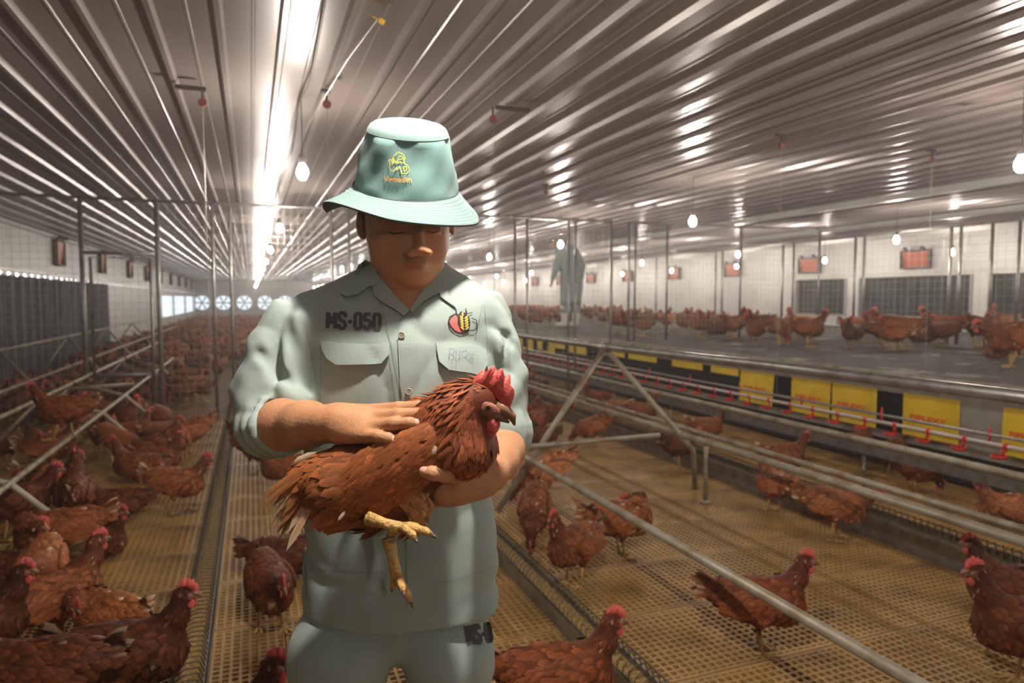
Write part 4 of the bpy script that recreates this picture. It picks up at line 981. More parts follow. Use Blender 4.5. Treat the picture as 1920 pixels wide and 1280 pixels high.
# front opening: overlapping placket edge and the button band
patch('placket', [(768, 584), (752, 604), (746, 640), (750, 720), (758, 800), (760, 900), (762, 1010), (764, 1140), (800, 1140), (798, 1010), (796, 900), (793, 800), (790, 720), (784, 640), (782, 604)], .0028, .002, M['shirt'], shirt_bvh, man)
ribbon('seam', [(706, 545), (722, 600), (735, 650), (746, 700), (757, 760), (760, 800)], 1.2, .0032, M['shirt_seam'], shirt_bvh, man)
for pts in ([(602, 648), (600, 755)], [(728, 660), (742, 755)], [(822, 652), (825, 700)], [(574, 610), (590, 700), (600, 760)], [(908, 570), (914, 640), (912, 700)], [(905, 570), (890, 640)], [(562, 1064), (650, 1073), (755, 1075)], [(770, 1100), (850, 1088), (932, 1062)], [(566, 975), (575, 1120)]):
    ribbon('seam', pts, .9, .0012, M['shirt_seam'], shirt_bvh, man)
lift = lambda cx, cy_, k: (lambda x, y: .003+k*max(0, (y-cy_)/60))
patch('pocket_flap', [(601, 640), (648, 644), (690, 646), (730, 643), (729, 664), (715, 681), (690, 683), (630, 684), (612, 672), (603, 655)], lift(0, 645, .009), .002, M['shirt'], shirt_bvh, man)
flapL = patch('pocket_flap', [(818, 640), (850, 640), (896, 648), (911, 655), (916, 680), (903, 704), (888, 700), (842, 693), (824, 678), (819, 655)], lift(0, 642, .009), .002, M['shirt'], shirt_bvh, man)
# collar: leaf and stand on each side
patch('collar', [(686, 486), (700, 500), (712, 520), (706, 534), (690, 537), (672, 550), (650, 556), (638, 549), (652, 535), (664, 515), (672, 496)], lambda x, y: .007+.004*abs(math.sin(x*.05)), .003, M['shirt'], nk_bvh, man)
patch('collar', [(700, 500), (716, 524), (738, 550), (768, 582), (756, 590), (738, 578), (716, 566), (703, 556), (698, 536), (700, 515)], lambda x, y: .006, .003, M['shirt'], nk_bvh, man)
patch('collar', [(818, 486), (830, 500), (834, 520), (842, 556), (856, 577), (840, 566), (826, 556), (824, 548), (808, 556), (792, 566), (774, 586), (768, 580), (784, 556), (800, 534), (806, 512), (812, 494)], lambda x, y: .006, .003, M['shirt'], nk_bvh, man)
# buttons
def button(px_, py_):
    d = ml(px_, py_, 1.0)-C0; hit = shirt_bvh.ray_cast(Vector(C0), Vector(d).normalized()); c = np.array(hit[0])-nrm(d)*.005
    mb = MB(); mb.lathe([(.0052, .0), (.0058, -.0008), (.0058, -.0018), (.0050, -.0023), (.0042, -.0018), (.0006, -.0018)], tuple(c), 18, 'y')
    o = place('button', np.array(mb.V), mb.F, M['button'], man); mb = MB()
    for dx, dz in ((-.0014, .0014), (.0014, .0014), (-.0014, -.0014), (.0014, -.0014)): mb.lathe([(.0006, -.0019), (.0006, -.0026)], (c[0]+dx, c[1], c[2]+dz), 6, 'y')
    mesh_obj('thread', make_mesh('thread', np.array(mb.V)-BASE, mb.F, M['shirt_seam'], False), o, kind='stuff')
button(753, 628); button(767, 734)
GL = {'M': [[(0, 1), (0, 0)], [(.02, .02), (.30, .72)], [(.60, 0), (.60, 1)], [(.58, .02), (.30, .72)]], 'S': [[(.50, .28), (.50, .12), (.38, .03), (.15, .03), (.03, .12), (.03, .34), (.14, .46), (.40, .56), (.50, .68), (.50, .88), (.38, .97), (.15, .97), (.03, .88), (.03, .72)]],
      '-': [[(0, .55), (.28, .55)]], '0': [[(.26, .03), (.10, .05), (.03, .16), (.03, .84), (.10, .95), (.26, .97), (.42, .95), (.49, .84), (.49, .16), (.42, .05), (.26, .03)]], '5': [[(.50, .05), (.06, .05), (.06, .46), (.36, .42), (.49, .54), (.49, .84), (.40, .96), (.14, .96), (.03, .86), (.03, .72)]]}
ADV = {'M': .86, 'S': .74, '-': .50, '0': .74, '5': .74}
def stencil(name, txt, x, y, h, w, bvh, label, rot=0.0, asp=.62, xmax=None):
    u = 0; top = None
    for ch in txt:
        for st_ in GL[ch]:
            q = [(x+(u+p[0])*h*asp*math.cos(rot)-(p[1]-1)*h*math.sin(rot), y+(u+p[0])*h*asp*math.sin(rot)+(p[1]-1)*h*math.cos(rot)) for p in st_]
            if xmax: q = [p for p in q if p[0] < xmax]
            if len(q) < 2: continue
            o = ribbon(name if top is None else 'stencil_stroke', q, w, .0016, M['print_grey'], bvh, man, label=label if top is None else None)
            if top is None: top = o
            else: o.parent = top
        u += ADV[ch]
stencil('chest_print', 'MS-050', 614, 615, 30, 7.2, shirt_bvh, 'grey stencilled number MS-050', .03, .80)
stencil('trouser_print', 'MS-0', 880, 1209, 36, 7.6, tr_bvh, 'grey stencilled number on the trouser leg', -.16, .46, xmax=922)
letters('handwritten_name', 'D\u01b0\u01a1ng', 840, 664, 13, M['pen'], shirt_bvh, man, off=.0125, sx=.95, rot=.14, bold=-.018, label='faded handwritten name in blue pen')
letters('handwritten_name', 'KT', 845, 683, 7.5, M['pen'], shirt_bvh, man, off=.0135, sx=1.0, rot=.06, bold=-.018, label='faded handwritten initials in blue pen')
# chest emblem: pink half, dark outlines, gold ear of wheat
em = ribbon('chest_emblem', [(862, 590), (852, 589), (844, 594), (841, 602), (844, 612), (852, 620), (862, 625), (872, 623), (880, 618)], 2.6, .0022, M['emb_dark'], shirt_bvh, man, label='pink, black and gold emblem with an ear of wheat')
def epart(o): o.parent = em
epart(patch('emblem_pink', [(862, 591), (853, 591), (846, 596), (843, 603), (846, 611), (853, 619), (862, 623), (870, 620), (866, 600)], .0018, 0, M['emb_pink'], shirt_bvh, man, 4))
epart(patch('emblem_shield', [(864, 583), (872, 586), (880, 594), (882, 604), (880, 614), (872, 621), (863, 617), (858, 604), (858, 592)], .0026, 0, M['emb_dark'], shirt_bvh, man, 4))
for pts in ([(855, 579), (857, 592)], [(873, 578), (876, 588), (886, 586)], [(875, 588), (876, 600)], [(884, 596), (893, 600), (895, 612), (890, 619), (876, 620)]): epart(ribbon('emblem_line', pts, 1.6, .0030, M['emb_dark'], shirt_bvh, man))
def leafp(cx, cy_, a, L=4.6, w=1.9): 
    return [(cx+math.cos(a)*L*math.cos(t)-math.sin(a)*w*math.sin(t), cy_+math.sin(a)*L*math.cos(t)+math.cos(a)*w*math.sin(t)) for t in np.linspace(0, 2*math.pi, 10)[:-1]]
for i in range(5):
    for s in (-1, 1): epart(patch('emblem_grain', leafp(870+s*4.4+i*.35, 594.5+i*5.1, s*-.75+(0 if s > 0 else 0)), .0040, 0, M['emb_gold'], shirt_bvh, man, 3))
epart(patch('emblem_grain', leafp(867.5, 588.5, 1.5, 4.4, 2), .0040, 0, M['emb_gold'], shirt_bvh, man, 3))

# --- bucket hat
hu = nrm((.10, -.36, .93)); hr = nrm(np.array([1, 0, -.098])-hu*np.dot([1, 0, -.098], hu)); hf = np.cross(hr, hu)*1.0   # hf points back, away from the camera
if hf[1] < 0: hf = -hf
hc = A(762, 349, 1.165)
hat = empty('bucket_hat', tuple(hc-BASE)); hat.parent = man
hat['label'] = 'mint green bucket hat with yellow and orange embroidery'
def hpt(x, y, z): return hc+hr*x+hf*y+hu*z
def ring(rx, ry, z, n=96, f=None):
    out = []
    for k in range(n):
        a = 2*math.pi*k/n; dx, dz = (0, 0) if f is None else f(a)
        out.append(hpt((rx+dx)*math.cos(a), (ry+dx)*math.sin(a), z+dz))
    return out
def rings_mesh(name, R, m, close=False, thick=None, parent=hat):
    n = len(R[0]); V = [p for r in R for p in r]; F = []
    for i in range(len(R)-1):
        for k in range(n): a = i*n+k; b = i*n+(k+1) % n; F.append((a, b, b+n, a+n))
    if close: F.append(tuple(range((len(R)-1)*n, len(R)*n)))
    V = np.array(V)-hc
    return mesh_obj(name, make_mesh(name, V, F, m, True), parent)
dent = lambda z: (lambda a: (.0016*math.sin(5*a+z*60)+.0012*math.sin(9*a-z*90+1)-.007*math.exp(-((a-4.95)/.42)**2)*math.exp(-((z-.060)/.020)**2)+.003*math.exp(-((a-4.3)/.3)**2)*math.exp(-((z-.075)/.02)**2), 0))
CR = [ring(.0875, .100, -.004), ring(.0870, .0995, .002, f=dent(0)), ring(.0845, .0965, .012, f=dent(.01)), ring(.0825, .094, .026, f=dent(.026)), ring(.0788, .0905, .042, f=dent(.044)), ring(.0742, .0865, .060, f=dent(.062)), ring(.0697, .082, .077, f=dent(.08)), ring(.0668, .079, .086, f=dent(.09)), ring(.0658, .078, .0872)]
crown = rings_mesh('crown', CR, M['hat']); 
TP = [ring(.0672, .0795, .0880), ring(.0655, .078, .0925), ring(.062, .074, .0985), ring(.055, .066, .1030), ring(.042, .051, .1060), ring(.022, .027, .107), ring(.004, .004, .1072)]
rings_mesh('crown_top', TP, M['hat_brim'], True)
BD = [ring(.0888, .1013, .0), ring(.0892, .1017, -.002), ring(.0888, .1013, -.004)]
rings_mesh('brim_seam', BD, M['shirt_seam'])
def brim_pt(a, t):
    # a: 0 = his left (photo right), 3pi/2 = front
    fr = max(0, -math.sin(a)); sd = math.cos(a)
    w = .049+.002*fr-.009*max(0, sd); droop = .037-.023*fr-.050*fr*max(0, -sd)+.014*fr*max(0, sd)+.006*max(0, sd)+.022*max(0, -sd)
    droop += .003*math.sin(3*a+.8)
    rx, ry = .0880+w*t, .1005+w*t
    z = -.001-droop*(t**.85)+.0007*math.cos(t*math.pi*2*8.5)*(t > .04)
    return rx*math.cos(a), ry*math.sin(a), z
RB = [[hpt(*brim_pt(2*math.pi*k/96, t)) for k in range(96)] for t in np.linspace(0, 1, 54)]
rings_mesh('brim', RB, M['hat_brim'])
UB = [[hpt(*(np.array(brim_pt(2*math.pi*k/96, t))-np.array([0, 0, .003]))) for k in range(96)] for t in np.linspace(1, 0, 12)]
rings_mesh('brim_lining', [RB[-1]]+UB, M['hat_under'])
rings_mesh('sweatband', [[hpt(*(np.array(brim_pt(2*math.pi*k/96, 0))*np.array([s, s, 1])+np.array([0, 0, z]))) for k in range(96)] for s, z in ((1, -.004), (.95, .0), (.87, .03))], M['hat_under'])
cv = np.array([p for r in CR for p in r]); nn_ = 96; cf = [(i*nn_+k, i*nn_+(k+1) % nn_, (i+1)*nn_+(k+1) % nn_, (i+1)*nn_+k) for i in range(len(CR)-1) for k in range(nn_)]
hat_bvh = BVHTree.FromPolygons([Vector(v) for v in cv], cf)
emh = letters('embroidered_word', 'Vemedim', 720, 341, 11.5, M['emb_orange'], hat_bvh, man, off=.0016, sx=.86, rot=.02, bold=.01, label='orange embroidered word on the hat front')
emh.parent = hat; emh.location = Vector(BASE-hc)
st = [[(737, 303), (736, 297), (739, 291), (742, 290), (744, 286), (748, 285), (752, 287), (756, 289), (759, 294), (759, 300), (756, 298), (750, 298), (745, 301), (743, 304), (740, 302), (737, 296)],
      [(729, 300), (733, 299), (735, 303), (735, 309), (738, 304), (741, 302), (743, 306), (747, 304), (751, 303), (754, 306), (757, 303), (758, 307), (763, 309), (767, 314), (767, 320), (763, 325), (753, 325), (752, 319)],
      [(729, 300), (731, 308), (731, 315), (734, 320), (738, 321), (742, 317), (744, 312), (744, 319), (748, 314), (750, 311), (751, 319), (754, 321)], [(757, 312), (757, 320), (761, 320), (763, 316), (761, 312), (757, 312)],
      [(758, 299), (757, 303), (759, 306)], [(745, 296), (749, 293), (754, 294), (757, 297)]]
for s_ in st:
    o = ribbon('embroidered_rooster', s_, 1.5, .0018, M['emb_yellow'], hat_bvh, man); o.parent = hat; o.location = Vector(BASE-hc)

# ------------------------------------------------ the hen in his arms
HB = A(740, 870, .985); held = empty('hen', world_of(HB), -YAW, 'glossy brown hen held in the man\'s arms, facing right with legs dangling', 'hen')
rH = np.random.default_rng(99)
def hplace(name, V, F, m, **k): return place(name, V, F, m, held, base=HB, **k)
a_ = lambda *p: A(*p)
hp_ = chain([a_(600, 902, 1.01), a_(650, 903, 1.01), a_(700, 898, 1.005), a_(770, 872, 1.00), a_(835, 828, .99), a_(866, 824, .98)], [.034, .043, .049, .048, .046, .042], .03)
hp_ += [ell(a_(868, 828, .965), (.044, .050, .045), .02), ell(a_(660, 910, .995), (.070, .052, .042), .03), ell(a_(812, 782, 1.035), (.042, .030, .030), .02)]
hp_ += chain([a_(838, 790, .975), a_(866, 768, .965), a_(893, 752, .960)], [.042, .034, .027], .025)
hp_ += [ell(a_(903, 752, .955), (.0265, .0215, .0235), .012)]
hp_ += [cap(a_(735, 918, .968), a_(768, 945, .962), .030, .018, .03), cap(a_(640, 925, .99), a_(705, 962, .965), .034, .018, .03), cap(a_(775, 905, .97), a_(775, 965, .955), .022, .014, .02)]
HV, HF = polygonise(hp_, .0045); HV = relax(HV, HF, 1)
B1 = RUST*.86; fl_h = Flow([
    (a_(560, 880, 1.0), a_(700, 870, .98), (-1, 0, -.45), .034, .017, B1*.95, 1.0), (a_(600, 930, .97), a_(700, 940, .95), (-1, 0, -.15), .034, .017, B1*.85, 1.0),
    (a_(720, 860, .95), a_(830, 830, .95), (-.75, 0, -.75), .030, .015, B1, 1.0), (a_(870, 850, .95), a_(900, 830, .95), (-.45, 0, -.9), .026, .014, NECK*1.15, .9),
    (a_(840, 795, .95), a_(880, 768, .94), (-.65, 0, -.75), .026, .0065, NECK*1.25, .75), (a_(880, 790, .93), a_(895, 805, .93), (-.1, 0, -1), .022, .0065, NECK*1.15, .6), (a_(893, 752, .94), a_(905, 748, .94), (-1, 0, -.2), .012, .0045, NECK*1.1, .45),
    (a_(740, 920, .92), a_(780, 950, .92), (.5, 0, -.8), .022, .008, TAN*.8, .55), (a_(650, 935, .93), a_(712, 965, .93), (.9, 0, -.4), .024, .009, B1*1.3, .5)])
_, _, _, hc_ = fl_h(HV); hplace('body', HV, HF, M['feather'], cols=hc_*.6)
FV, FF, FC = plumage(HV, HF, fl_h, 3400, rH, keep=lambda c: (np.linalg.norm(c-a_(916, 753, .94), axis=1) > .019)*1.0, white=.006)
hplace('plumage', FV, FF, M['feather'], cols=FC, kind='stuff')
# wing lying over the side
wax = a_(628, 938, .965)-a_(838, 812, .945)
WV, WF, WC = wing_geo(a_(738, 876, .948), wax, np.array([-.10, -1, .12]), .215, .088, .020, rH, n=420)
hplace('wing', WV, WF, M['feather'], cols=WC*1.0)
WV, WF, WC = wing_geo(a_(790, 800, 1.075), a_(680, 850, 1.08)-a_(830, 765, 1.07), np.array([0, .8, .5]), .17, .07, .016, rH, n=120); hplace('wing', WV, WF, M['feather'], cols=WC)
# scattered pale feathers seen in the coat
def pale(pts, L, Wd, D):
    P = []; N_ = []
    bv = BVHTree.FromPolygons([Vector(v) for v in np.vstack([HV, WV0])], HF.tolist()+[tuple(i+len(HV) for i in f) for f in WF0])
    for x, y in pts:
        d = ml(x, y, 1.0)-C0; h_ = bv.ray_cast(Vector(C0), Vector(d).normalized()); P.append(np.array(h_[0])-nrm(d)*.004 if h_[0] else a_(x, y, .95)); N_.append(np.array([0, -1, .2]))
    n = len(P); return feather_geo(np.array(P), np.array(N_), np.tile(np.array(D, float), (n, 1))+rH.normal(0, .25, (n, 3)), np.full(n, L)*rH.uniform(.7, 1.2, n), np.full(n, Wd), np.tile(CREAM*.6, (n, 1)), np.tile(CREAM*1.05, (n, 1)), lift=.1)
WV0, WF0 = HV[:4], [(0, 1, 2, 3)]
for pts, L, Wd, D in (([(800, 812), (796, 822), (818, 830), (808, 805)], .018, .010, (-.4, 0, -.9)), ([(594, 846), (622, 842)], .030, .009, (-.9, 0, -.4)), ([(757, 912), (745, 930), (765, 905)], .030, .008, (-.8, 0, -.5)), ([(590, 880), (728, 846), (650, 955)], .018, .005, (-.5, 0, -.8))):
    v, f, c = pale(pts, L, Wd, D); hplace('pale_feather', v, f, M['feather'], cols=c, kind='stuff')
# tail
B = []; N_ = []; D = []; L = []; Wd = []; C1 = []; C2 = []
for i in range(40):
    t = i/39; B.append(a_(585+rH.uniform(-8, 14), 868+62*t, .985+rH.uniform(-.035, .03))); D.append(nrm((-.80+.55*t*.4, rH.uniform(-.25, .1), -.55-.75*t))); N_.append(nrm((-.3, -1, .5)))
    L.append(rH.uniform(.055, .092)); Wd.append(rH.uniform(.009, .0145)); C1.append(RUST*1.15*rH.uniform(.8, 1.3)); C2.append(CREAM*.9 if rH.random() < .30 else TAN*rH.uniform(.6, 1.0))
tv = feather_geo(*[np.array(q) for q in (B, N_, D, L, Wd, C1, C2)], lift=.05, curl=.25); hplace('tail', tv[0], tv[1], M['feather'], cols=tv[2])
# head furniture: the bird looks to the right of the photo, its side to the camera
for k, (hv, hf2, hm) in head_pieces(a_(905, 754, .950), (.93, -.12, -.36), (.18, -.1, .95), 1.12, comb_h=.034).items(): hplace(k.strip(), np.array(hv), hf2, M[hm])
# dangling legs
def held_leg(knee, hock, ankle, toes, back):
    mb = leg_piece(a_(*hock), a_(*ankle), [a_(*q) for q in toes], a_(*back), .0078)
    return hplace('leg', np.array(mb.V), mb.F, [M['shank'], M['claw']], mi=mb.mi)
held_leg(None, (690, 972, .918), (752, 990, .900), [(814, 1003, .885), (781, 1012, .875), (790, 992, .915)], (728, 1004, .905))
held_leg(None, (728, 1008, .960), (745, 1085, .955), [(772, 1131, .945), (757, 1112, .925), (762, 1118, .975)], (735, 1104, .960))

# ------------------------------------------------ worker far behind on the nest top
wp = at_z(1068, 613, .78); t = empty('person', tuple(wp), -YAW, 'distant worker in grey green overalls and white boots stooping on the platform', 'person')
t.scale = (1.2, 1.2, 1.2)
wk = [loft([(.42, .02, 0, .17, .13), (.62, .03, 0, .19, .14), (.85, .03, 0, .20, .15), (1.10, .0, .0, .19, .14), (1.28, -.06, 0, .20, .14), (1.40, -.12, 0, .14, .12)], .03)]
wk += chain([(-.05, 0, .80), (-.07, 0, .45), (-.08, 0, .28)], [.10, .085, .085], .04)+chain([(.12, .05, .80), (.11, .06, .45), (.11, .08, .28)], [.10, .085, .085], .04)
wk += chain([(-.16, -.05, 1.26), (-.24, -.10, 1.02), (-.30, -.18, .84)], [.075, .062, .05], .04)+chain([(.10, -.02, 1.28), (.20, -.02, 1.05), (.18, -.1, .86)], [.075, .065, .055], .04)
wv, wf = polygonise(wk, .02); mesh_obj('overall', make_mesh('overall', wv, wf, M['coverall']), t)
hk = [ell((-.26, -.02, 1.45), (.085, .10, .115), .02), cap((-.14, 0, 1.36), (-.22, -.01, 1.42), .055, .05, .03), cap((-.30, -.18, .84), (-.32, -.20, .77), .035, .03, .02), cap((.18, -.10, .86), (.17, -.12, .78), .035, .03, .02)]
hk += [cap((-.32, -.20, .77), (-.33-.012*i, -.22+.015*i, .69), .012, .009, .01) for i in range(4)]
wv, wf = polygonise(hk, .014); mesh_obj('body', make_mesh('worker_body', wv, wf, M['skin'], cols=np.tile(np.array([.45, .25, .15]), (len(wv), 1))), t)
wv, wf = polygonise([ell((-.25, -.01, 1.50), (.11, .12, .085), .02), ell((-.26, -.02, 1.46), (.17, .18, .018), .02)], .016); mesh_obj('hat', make_mesh('worker_hat', wv, wf, M['coverall']), t)
for x, y in ((-.08, 0), (.11, .08)):
    wv, wf = polygonise([cap((x, y, .34), (x, y, .06), .085, .055, .02), cap((x, y, .045), (x-.15, y-.04, .04), .045, .04, .02)], .016); mesh_obj('boot', make_mesh('worker_boot', wv, wf, M['boot_white']), t)
# ------------------------------------------------ hens on the slats and on the nest top
N1 = (1, 1, 1); DK = (.62, .55, .55); VD = (.42, .38, .40); LT = (1.45, 1.55, 1.6); CR_ = (1.9, 2.3, 2.7); RD = (.95, .85, .85)  # VD also darkens the left-edge hens in place of dimmer light there
near = [  # foot pixel, facing (0 = right in the photo, 90 = away), pose, scale, tint, label
 (1076, 1098, 228, 'alert', 1.0, N1, 'brown hen standing alert facing left on the slats, just right of the man'),
 (1003, 1018, 262, 'pecking', 1.0, N1, 'hen facing the camera with lowered head, pecking beside the trough right of the man'),
 (1165, 1045, 12, 'preening', 1.05, (1.15, 1.15, 1.1), 'hen preening behind the round near rail, head tucked to her side'),
 (1022, 940, 195, 'pecking', 1.05, CR_, 'pale cream hen with raised tail pecking close to the man\'s elbow'),
 (1425, 1222, 350, 'alert', 1.02, RD, 'hen walking right behind the near rail, lower right'),
 (1052, 1385, 2, 'alert', 1.03, RD, 'large hen in the bottom centre beside the man\'s trouser leg, head up, facing right'),
 (1922, 1290, 172, 'alert', 1.12, DK, 'dark hen with bright red comb facing left at the right edge'),
 (1900, 1150, 150, 'sitting', 1.1, DK, 'dark hen crouching behind the red-combed hen at the right edge'),
 (1565, 1012, 352, 'forward', 1.0, LT, 'light rust hen stretching her head right beneath the far rail'),
 (1450, 960, 100, 'alert', .95, LT, 'light hen seen from behind under the double rail'),
 (1470, 905, 15, 'walking', 1.0, N1, 'rust hen facing right with head showing between the two long rails'),
 (1712, 925, 5, 'pecking', .95, RD, 'dark red hen with head down below the landing perch, right part'),
 (1885, 985, 170, 'sitting', 1.0, CR_, 'fluffy pale-tailed hen at the right edge beyond the rails'),
 (1270, 878, 30, 'forward', 1.0, DK, 'dark hen under the perch rail next to the support post'),
 (1325, 838, 15, 'walking', .95, LT, 'light rust hen right of the perch leg'),
 (1150, 800, 190, 'walking', .95, LT, 'pale rust hen seen inside the A of the frame perch, left one'),
 (1205, 805, 20, 'alert', .95, N1, 'brown hen seen inside the A of the frame perch, right one'),
 (1110, 838, 150, 'pecking', .95, LT, 'rust hen pecking below the cross rail of the frame perch'),
 (1012, 838, 200, 'sitting', .95, DK, 'dark hen resting beside the man\'s rolled sleeve'),
 (1610, 868, 20, 'alert', .9, N1, 'hen raising her head towards the red drinker cups'),
 (1660, 890, 200, 'forward', .9, DK, 'dark hen drinking under the white drinker pipe'),
 (1365, 770, 160, 'alert', .9, N1, 'hen near the dark nest opening behind the drinkers'),
 (1420, 800, 10, 'walking', .9, LT, 'light hen walking behind the landing perch'),
 (1545, 830, 190, 'alert', .9, N1, 'hen with pink comb before the yellow flaps'),
 (402, 1520, 4, 'alert', 1.08, DK, 'hen at the bottom edge left of the man, only head and neck in view'),
 (508, 1180, 302, 'forward', 1.0, DK, 'dark hen half hidden behind the man\'s left hip, red face'),
 (545, 1082, 10, 'sitting', 1.05, VD, 'very dark hen lying behind the man, tail to the left'),
 (532, 925, 185, 'walking', .95, N1, 'rust hen standing behind the held hen\'s tail'),
 (478, 885, 345, 'pecking', 1.1, DK, 'dark hen bending down below the man\'s rolled sleeve'),
 (335, 962, 2, 'walking', 1.02, LT, 'light rust hen walking right beside the left trough'),
 (352, 858, 205, 'pecking', 1.1, LT, 'tan hen with pointed raised tail bending to the left'),
 (258, 925, 178, 'alert', 1.0, N1, 'brown hen with upright neck facing left, left of centre'),
 (142, 992, 120, 'alert', 1.12, DK, 'dark hen with long upright neck near the low perch'),
 (112, 1215, 60, 'alert', 1.05, N1, 'brown hen turned away with head to the right, left of the slats'),
 (183, 1045, 350, 'sitting', 1.0, DK, 'dark hen crouching behind the brown hen turned away'),
 (250, 1345, 10, 'alert', 1.1, VD, 'large dark, shade-tinted hen with tall red comb standing against the left trough'),
 (205, 1235, 160, 'preening', .9, LT, 'light ruffled hen behind the large dark hen'),
 (70, 1400, 185, 'walking', 1.15, VD, 'very dark, shade-tinted hen filling the bottom left corner'),
 (-40, 1270, 10, 'alert', 1.05, VD, 'hen entering at the left edge with red comb'),
 (35, 1120, 200, 'sitting', 1.1, VD, 'very dark, shade-tinted crouching hen at the left edge, middle height'),
 (30, 1010, 30, 'walking', 1.1, DK, 'dark brown hen at the left edge behind the crouching one'),
 (110, 1075, 215, 'preening', 1.1, RD, 'hen preening among the crowd at far left'),
 (95, 960, 0, 'walking', 1.05, LT, 'tan hen under the diagonal perch leg at far left'),
 (215, 975, 190, 'sitting', 1.0, DK, 'dark hen sitting on the slats left of the light walking hen'),
 (300, 905, 5, 'alert', .95, RD, 'brown hen half behind the light walking hen'),
]
for x, y, a, pose, sc, tint, lab in near:
    place_hen(pose, tuple(at_z(x, y, 0)), math.radians(a)-YAW, sc, tint, lab)
# one hen up on the low left perch
p = at_z(112, 820, .44); p = at_x(112, 812, -1.2); place_hen('walking', (-1.18, float(p[1]), .437), math.radians(185)-YAW, 1.0, RD, 'dark hen perched on the low pipe at the left')
top_near = [
 (1375, 634, 20, 'alert', 1.0, N1, 'rust hen with high neck on the nest top, middle of the row'), (1425, 633, 200, 'walking', 1.0, DK, 'dark hen facing left on the nest top beside the high-necked one'),
 (1515, 652, 10, 'walking', 1.05, N1, 'rust hen on the nest top with yellow legs, cream hen behind her'), (1500, 636, 190, 'alert', 1.0, CR_, 'cream coloured hen on the nest top'),
 (1690, 656, 335, 'forward', 1.15, N1, 'hen on the nest top before the long window, facing right'), (1765, 645, 160, 'walking', 1.1, DK, 'dark hen second from the right edge group on the nest top'),
 (1832, 650, 30, 'forward', 1.1, DK, 'dark plump hen on the nest top near the right edge'), (1895, 690, 180, 'forward', 1.15, N1, 'brown hen cut by the right edge on the nest top'),
 (1345, 630, 160, 'sitting', 1.0, DK, 'dark hen sitting on the nest top behind the rail'), (1610, 640, 350, 'alert', 1.0, RD, 'brown hen on the nest top left of the long window hen'),
 (1880, 640, 200, 'alert', 1.1, LT, 'light hen on the nest top close to the right posts'), (1655, 632, 90, 'walking', 1.0, RD, 'hen seen from behind on the nest top'),
 (1455, 628, 340, 'sitting', 1.0, RD, 'hen crouching on the nest top near the middle lamp')]
for x, y, a, pose, sc, tint, lab in top_near:
    place_hen(pose, tuple(at_z(x, y, .78)), math.radians(a)-YAW, sc*1.15, tint, lab)
taken = [at_z(x, y, 0)[:2] for x, y, *_ in near]
def free(p, d=.26):
    for q in taken:
        if (p[0]-q[0])**2+(p[1]-q[1])**2 < d*d: return False
    taken.append(p); return True
tints = [N1, DK, LT, RD, N1, (1.2, 1.2, 1.2), (.8, .72, .7)]
r5 = random.Random(11)
def scatter(n, xr, yr, z, group, label, dense=.22, detail_to=6.2, zs=1.0):
    k = 0; t_ = 0
    while k < n and t_ < n*60:
        t_ += 1; x = r5.uniform(*xr); u = r5.random(); y = yr[0]+(yr[1]-yr[0])*u**1.25
        if abs(x+.225) < .24 or abs(x-1.215) < .22 or abs(x-3.36) < .2 or 3.95 < x < 4.2: 
            if z < .5: continue
        if z < .5 and abs(y-YP) < .12: continue
        if not free((x, y), dense): continue
        pose = r5.choice(['alert', 'walking', 'forward', 'pecking', 'turned', 'sitting', 'preening']); far = y > detail_to
        if far: pose = {'walking': 'forward', 'sitting': 'forward', 'preening': 'turned'}.get(pose, pose)
        tn = r5.choice(tints); a_ = r5.uniform(0, 6.28); w1 = {id(DK): 'dark brown', id(LT): 'light tan', id(RD): 'reddish'}.get(id(tn), 'rust brown')
        w2 = {'alert': 'upright', 'walking': 'walking', 'forward': 'stretching', 'pecking': 'pecking', 'turned': 'side-glancing', 'sitting': 'crouching', 'preening': 'preening'}[pose]
        ca = math.cos(a_+YAW); w3 = 'facing right' if ca > .5 else 'facing left' if ca < -.5 else 'facing away' if math.sin(a_+YAW) > 0 else 'facing the camera'
        place_hen(pose, (x, y, z), a_, r5.uniform(.92, 1.08)*zs, tn, '%s %s hen %s, %s' % (w1, w2, w3, label), group, far); k += 1
scatter(26, (-2.7, -.75), (3.3, 7.0), 0, 'hens crowded on the left between the perches', 'in the dim crowd between the left perches', .24, 6.8)
scatter(48, (-3.1, -.6), (6.0, 11.0), 0, 'hens behind the left mesh door', 'in the crowd at the left mesh door', .22)
scatter(84, (-3.1, 3.1), (9.2, 17.0), 0, 'hens in the middle distance left of the man', 'small in the crowd beyond the partition', .22)
scatter(14, (1.6, 4.0), (6.0, 11.0), 0, 'hens beyond the frame perch', 'on the slats beyond the frame perch', .28)
scatter(9, (6.3, 8.2), (4.3, 6.4), .78, 'hens behind the front row on the nest top', 'behind the front row on the nest top', .36, 9)
scatter(22, (5.3, 8.2), (6.2, 10.5), .78, 'hens on the nest top', 'in the middle row on the nest top', .34)
taken = [(wp[0]+dx, wp[1]-.25*dy) for dx in (-.3, 0, .3) for dy in range(0, 9)]
scatter(50, (5.2, 9.8), (10.8, 20.0), .78, 'far hens on the nest top', 'tiny on the far nest top', .26)
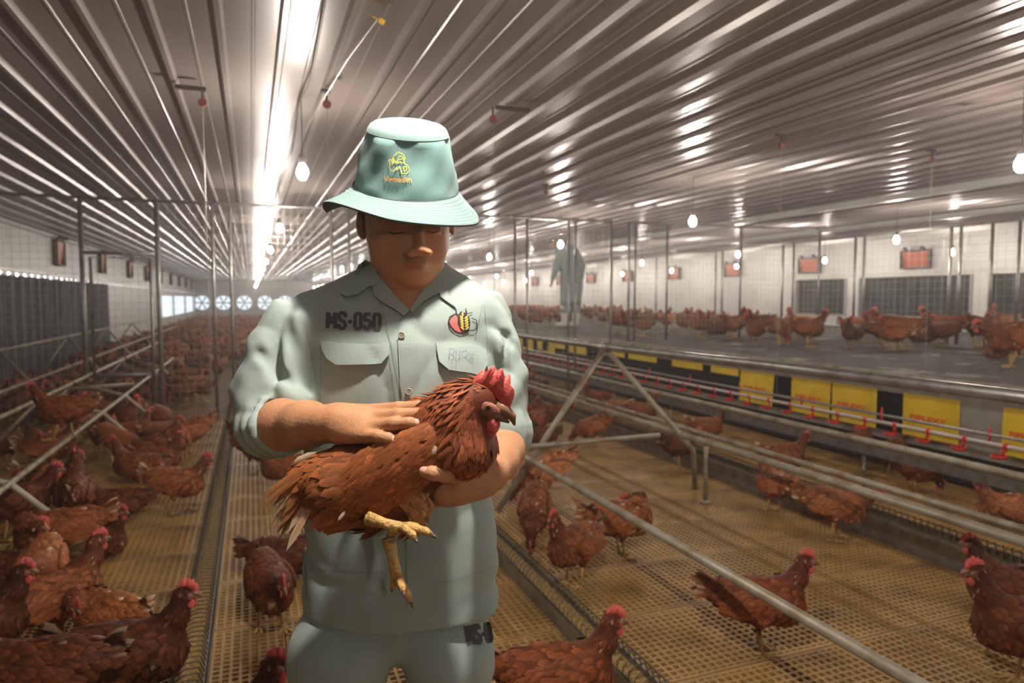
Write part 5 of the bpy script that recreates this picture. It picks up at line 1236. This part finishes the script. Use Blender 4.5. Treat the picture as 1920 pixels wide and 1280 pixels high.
# the rest of the flock, too many to tell apart
fv = []; ff = []; fc = []; o_ = 0; vs_ = [HEN['far_'+p] for p in ('alert', 'forward', 'pecking', 'turned')]
sim = []
for p in ('alert', 'forward'):
    neck, fwd, pitch, dz, st_ = POSES[p]; prims, r_ = hen_body_prims(neck, pitch); V, Fq = polygonise(prims, .036)
    c = np.tile(RUST, (len(V), 1)); c[V[:, 2] > .36] = (.55, .08, .06); sim.append((V, Fq, c))
def flock(name, n, xr, yr, z, label):
    V = []; F = []; C = []; o = 0
    for i in range(n):
        v, f, c = sim[i % 2]; a = r5.uniform(0, 6.28); ca, sa = math.cos(a), math.sin(a); y = yr[0]+(yr[1]-yr[0])*r5.random()**1.3
        q = v@np.array([[ca, sa, 0], [-sa, ca, 0], [0, 0, 1]])*r5.uniform(.9, 1.1)+np.array([r5.uniform(*xr), y, z]); V.append(q); F.append(f+o); o += len(v)
        t = r5.choice(tints); C.append(c*np.array(t)*r5.uniform(.8, 1.3))
    mesh_obj(name, make_mesh(name, np.concatenate(V), np.concatenate(F), M['feather'], cols=np.concatenate(C)), None, kind='stuff', label=label, cat='hens')
flock('distant_flock', 900, (-3.3, 3.6), (15, 49), 0, 'dense distant flock of brown hens filling the far floor')
flock('distant_flock', 260, (5.2, 11.5), (18, 46), .78, 'distant flock of brown hens on the far nest top')
# ------------------------------------------------ dusty air of the barn
hz = MB(); hz.box(XL-.3, XR+.3, Y0-.3, Y1+.3, -.7, CZ+.2)
hm = bpy.data.materials.new('dusty air'); hm.use_nodes = True; nt = hm.node_tree; nt.nodes.clear()
vo = nt.nodes.new('ShaderNodeVolumeScatter'); vo.inputs['Density'].default_value = .0075; vo.inputs['Anisotropy'].default_value = .6; vo.inputs['Color'].default_value = (1, .96, .92, 1)
ou = nt.nodes.new('ShaderNodeOutputMaterial'); nt.links.new(vo.outputs[0], ou.inputs['Volume'])
hz.obj('dusty_air', hm, None, kind='stuff', label='faint dusty haze hanging in the barn air', cat='haze')
cy.volume_bounces = 0
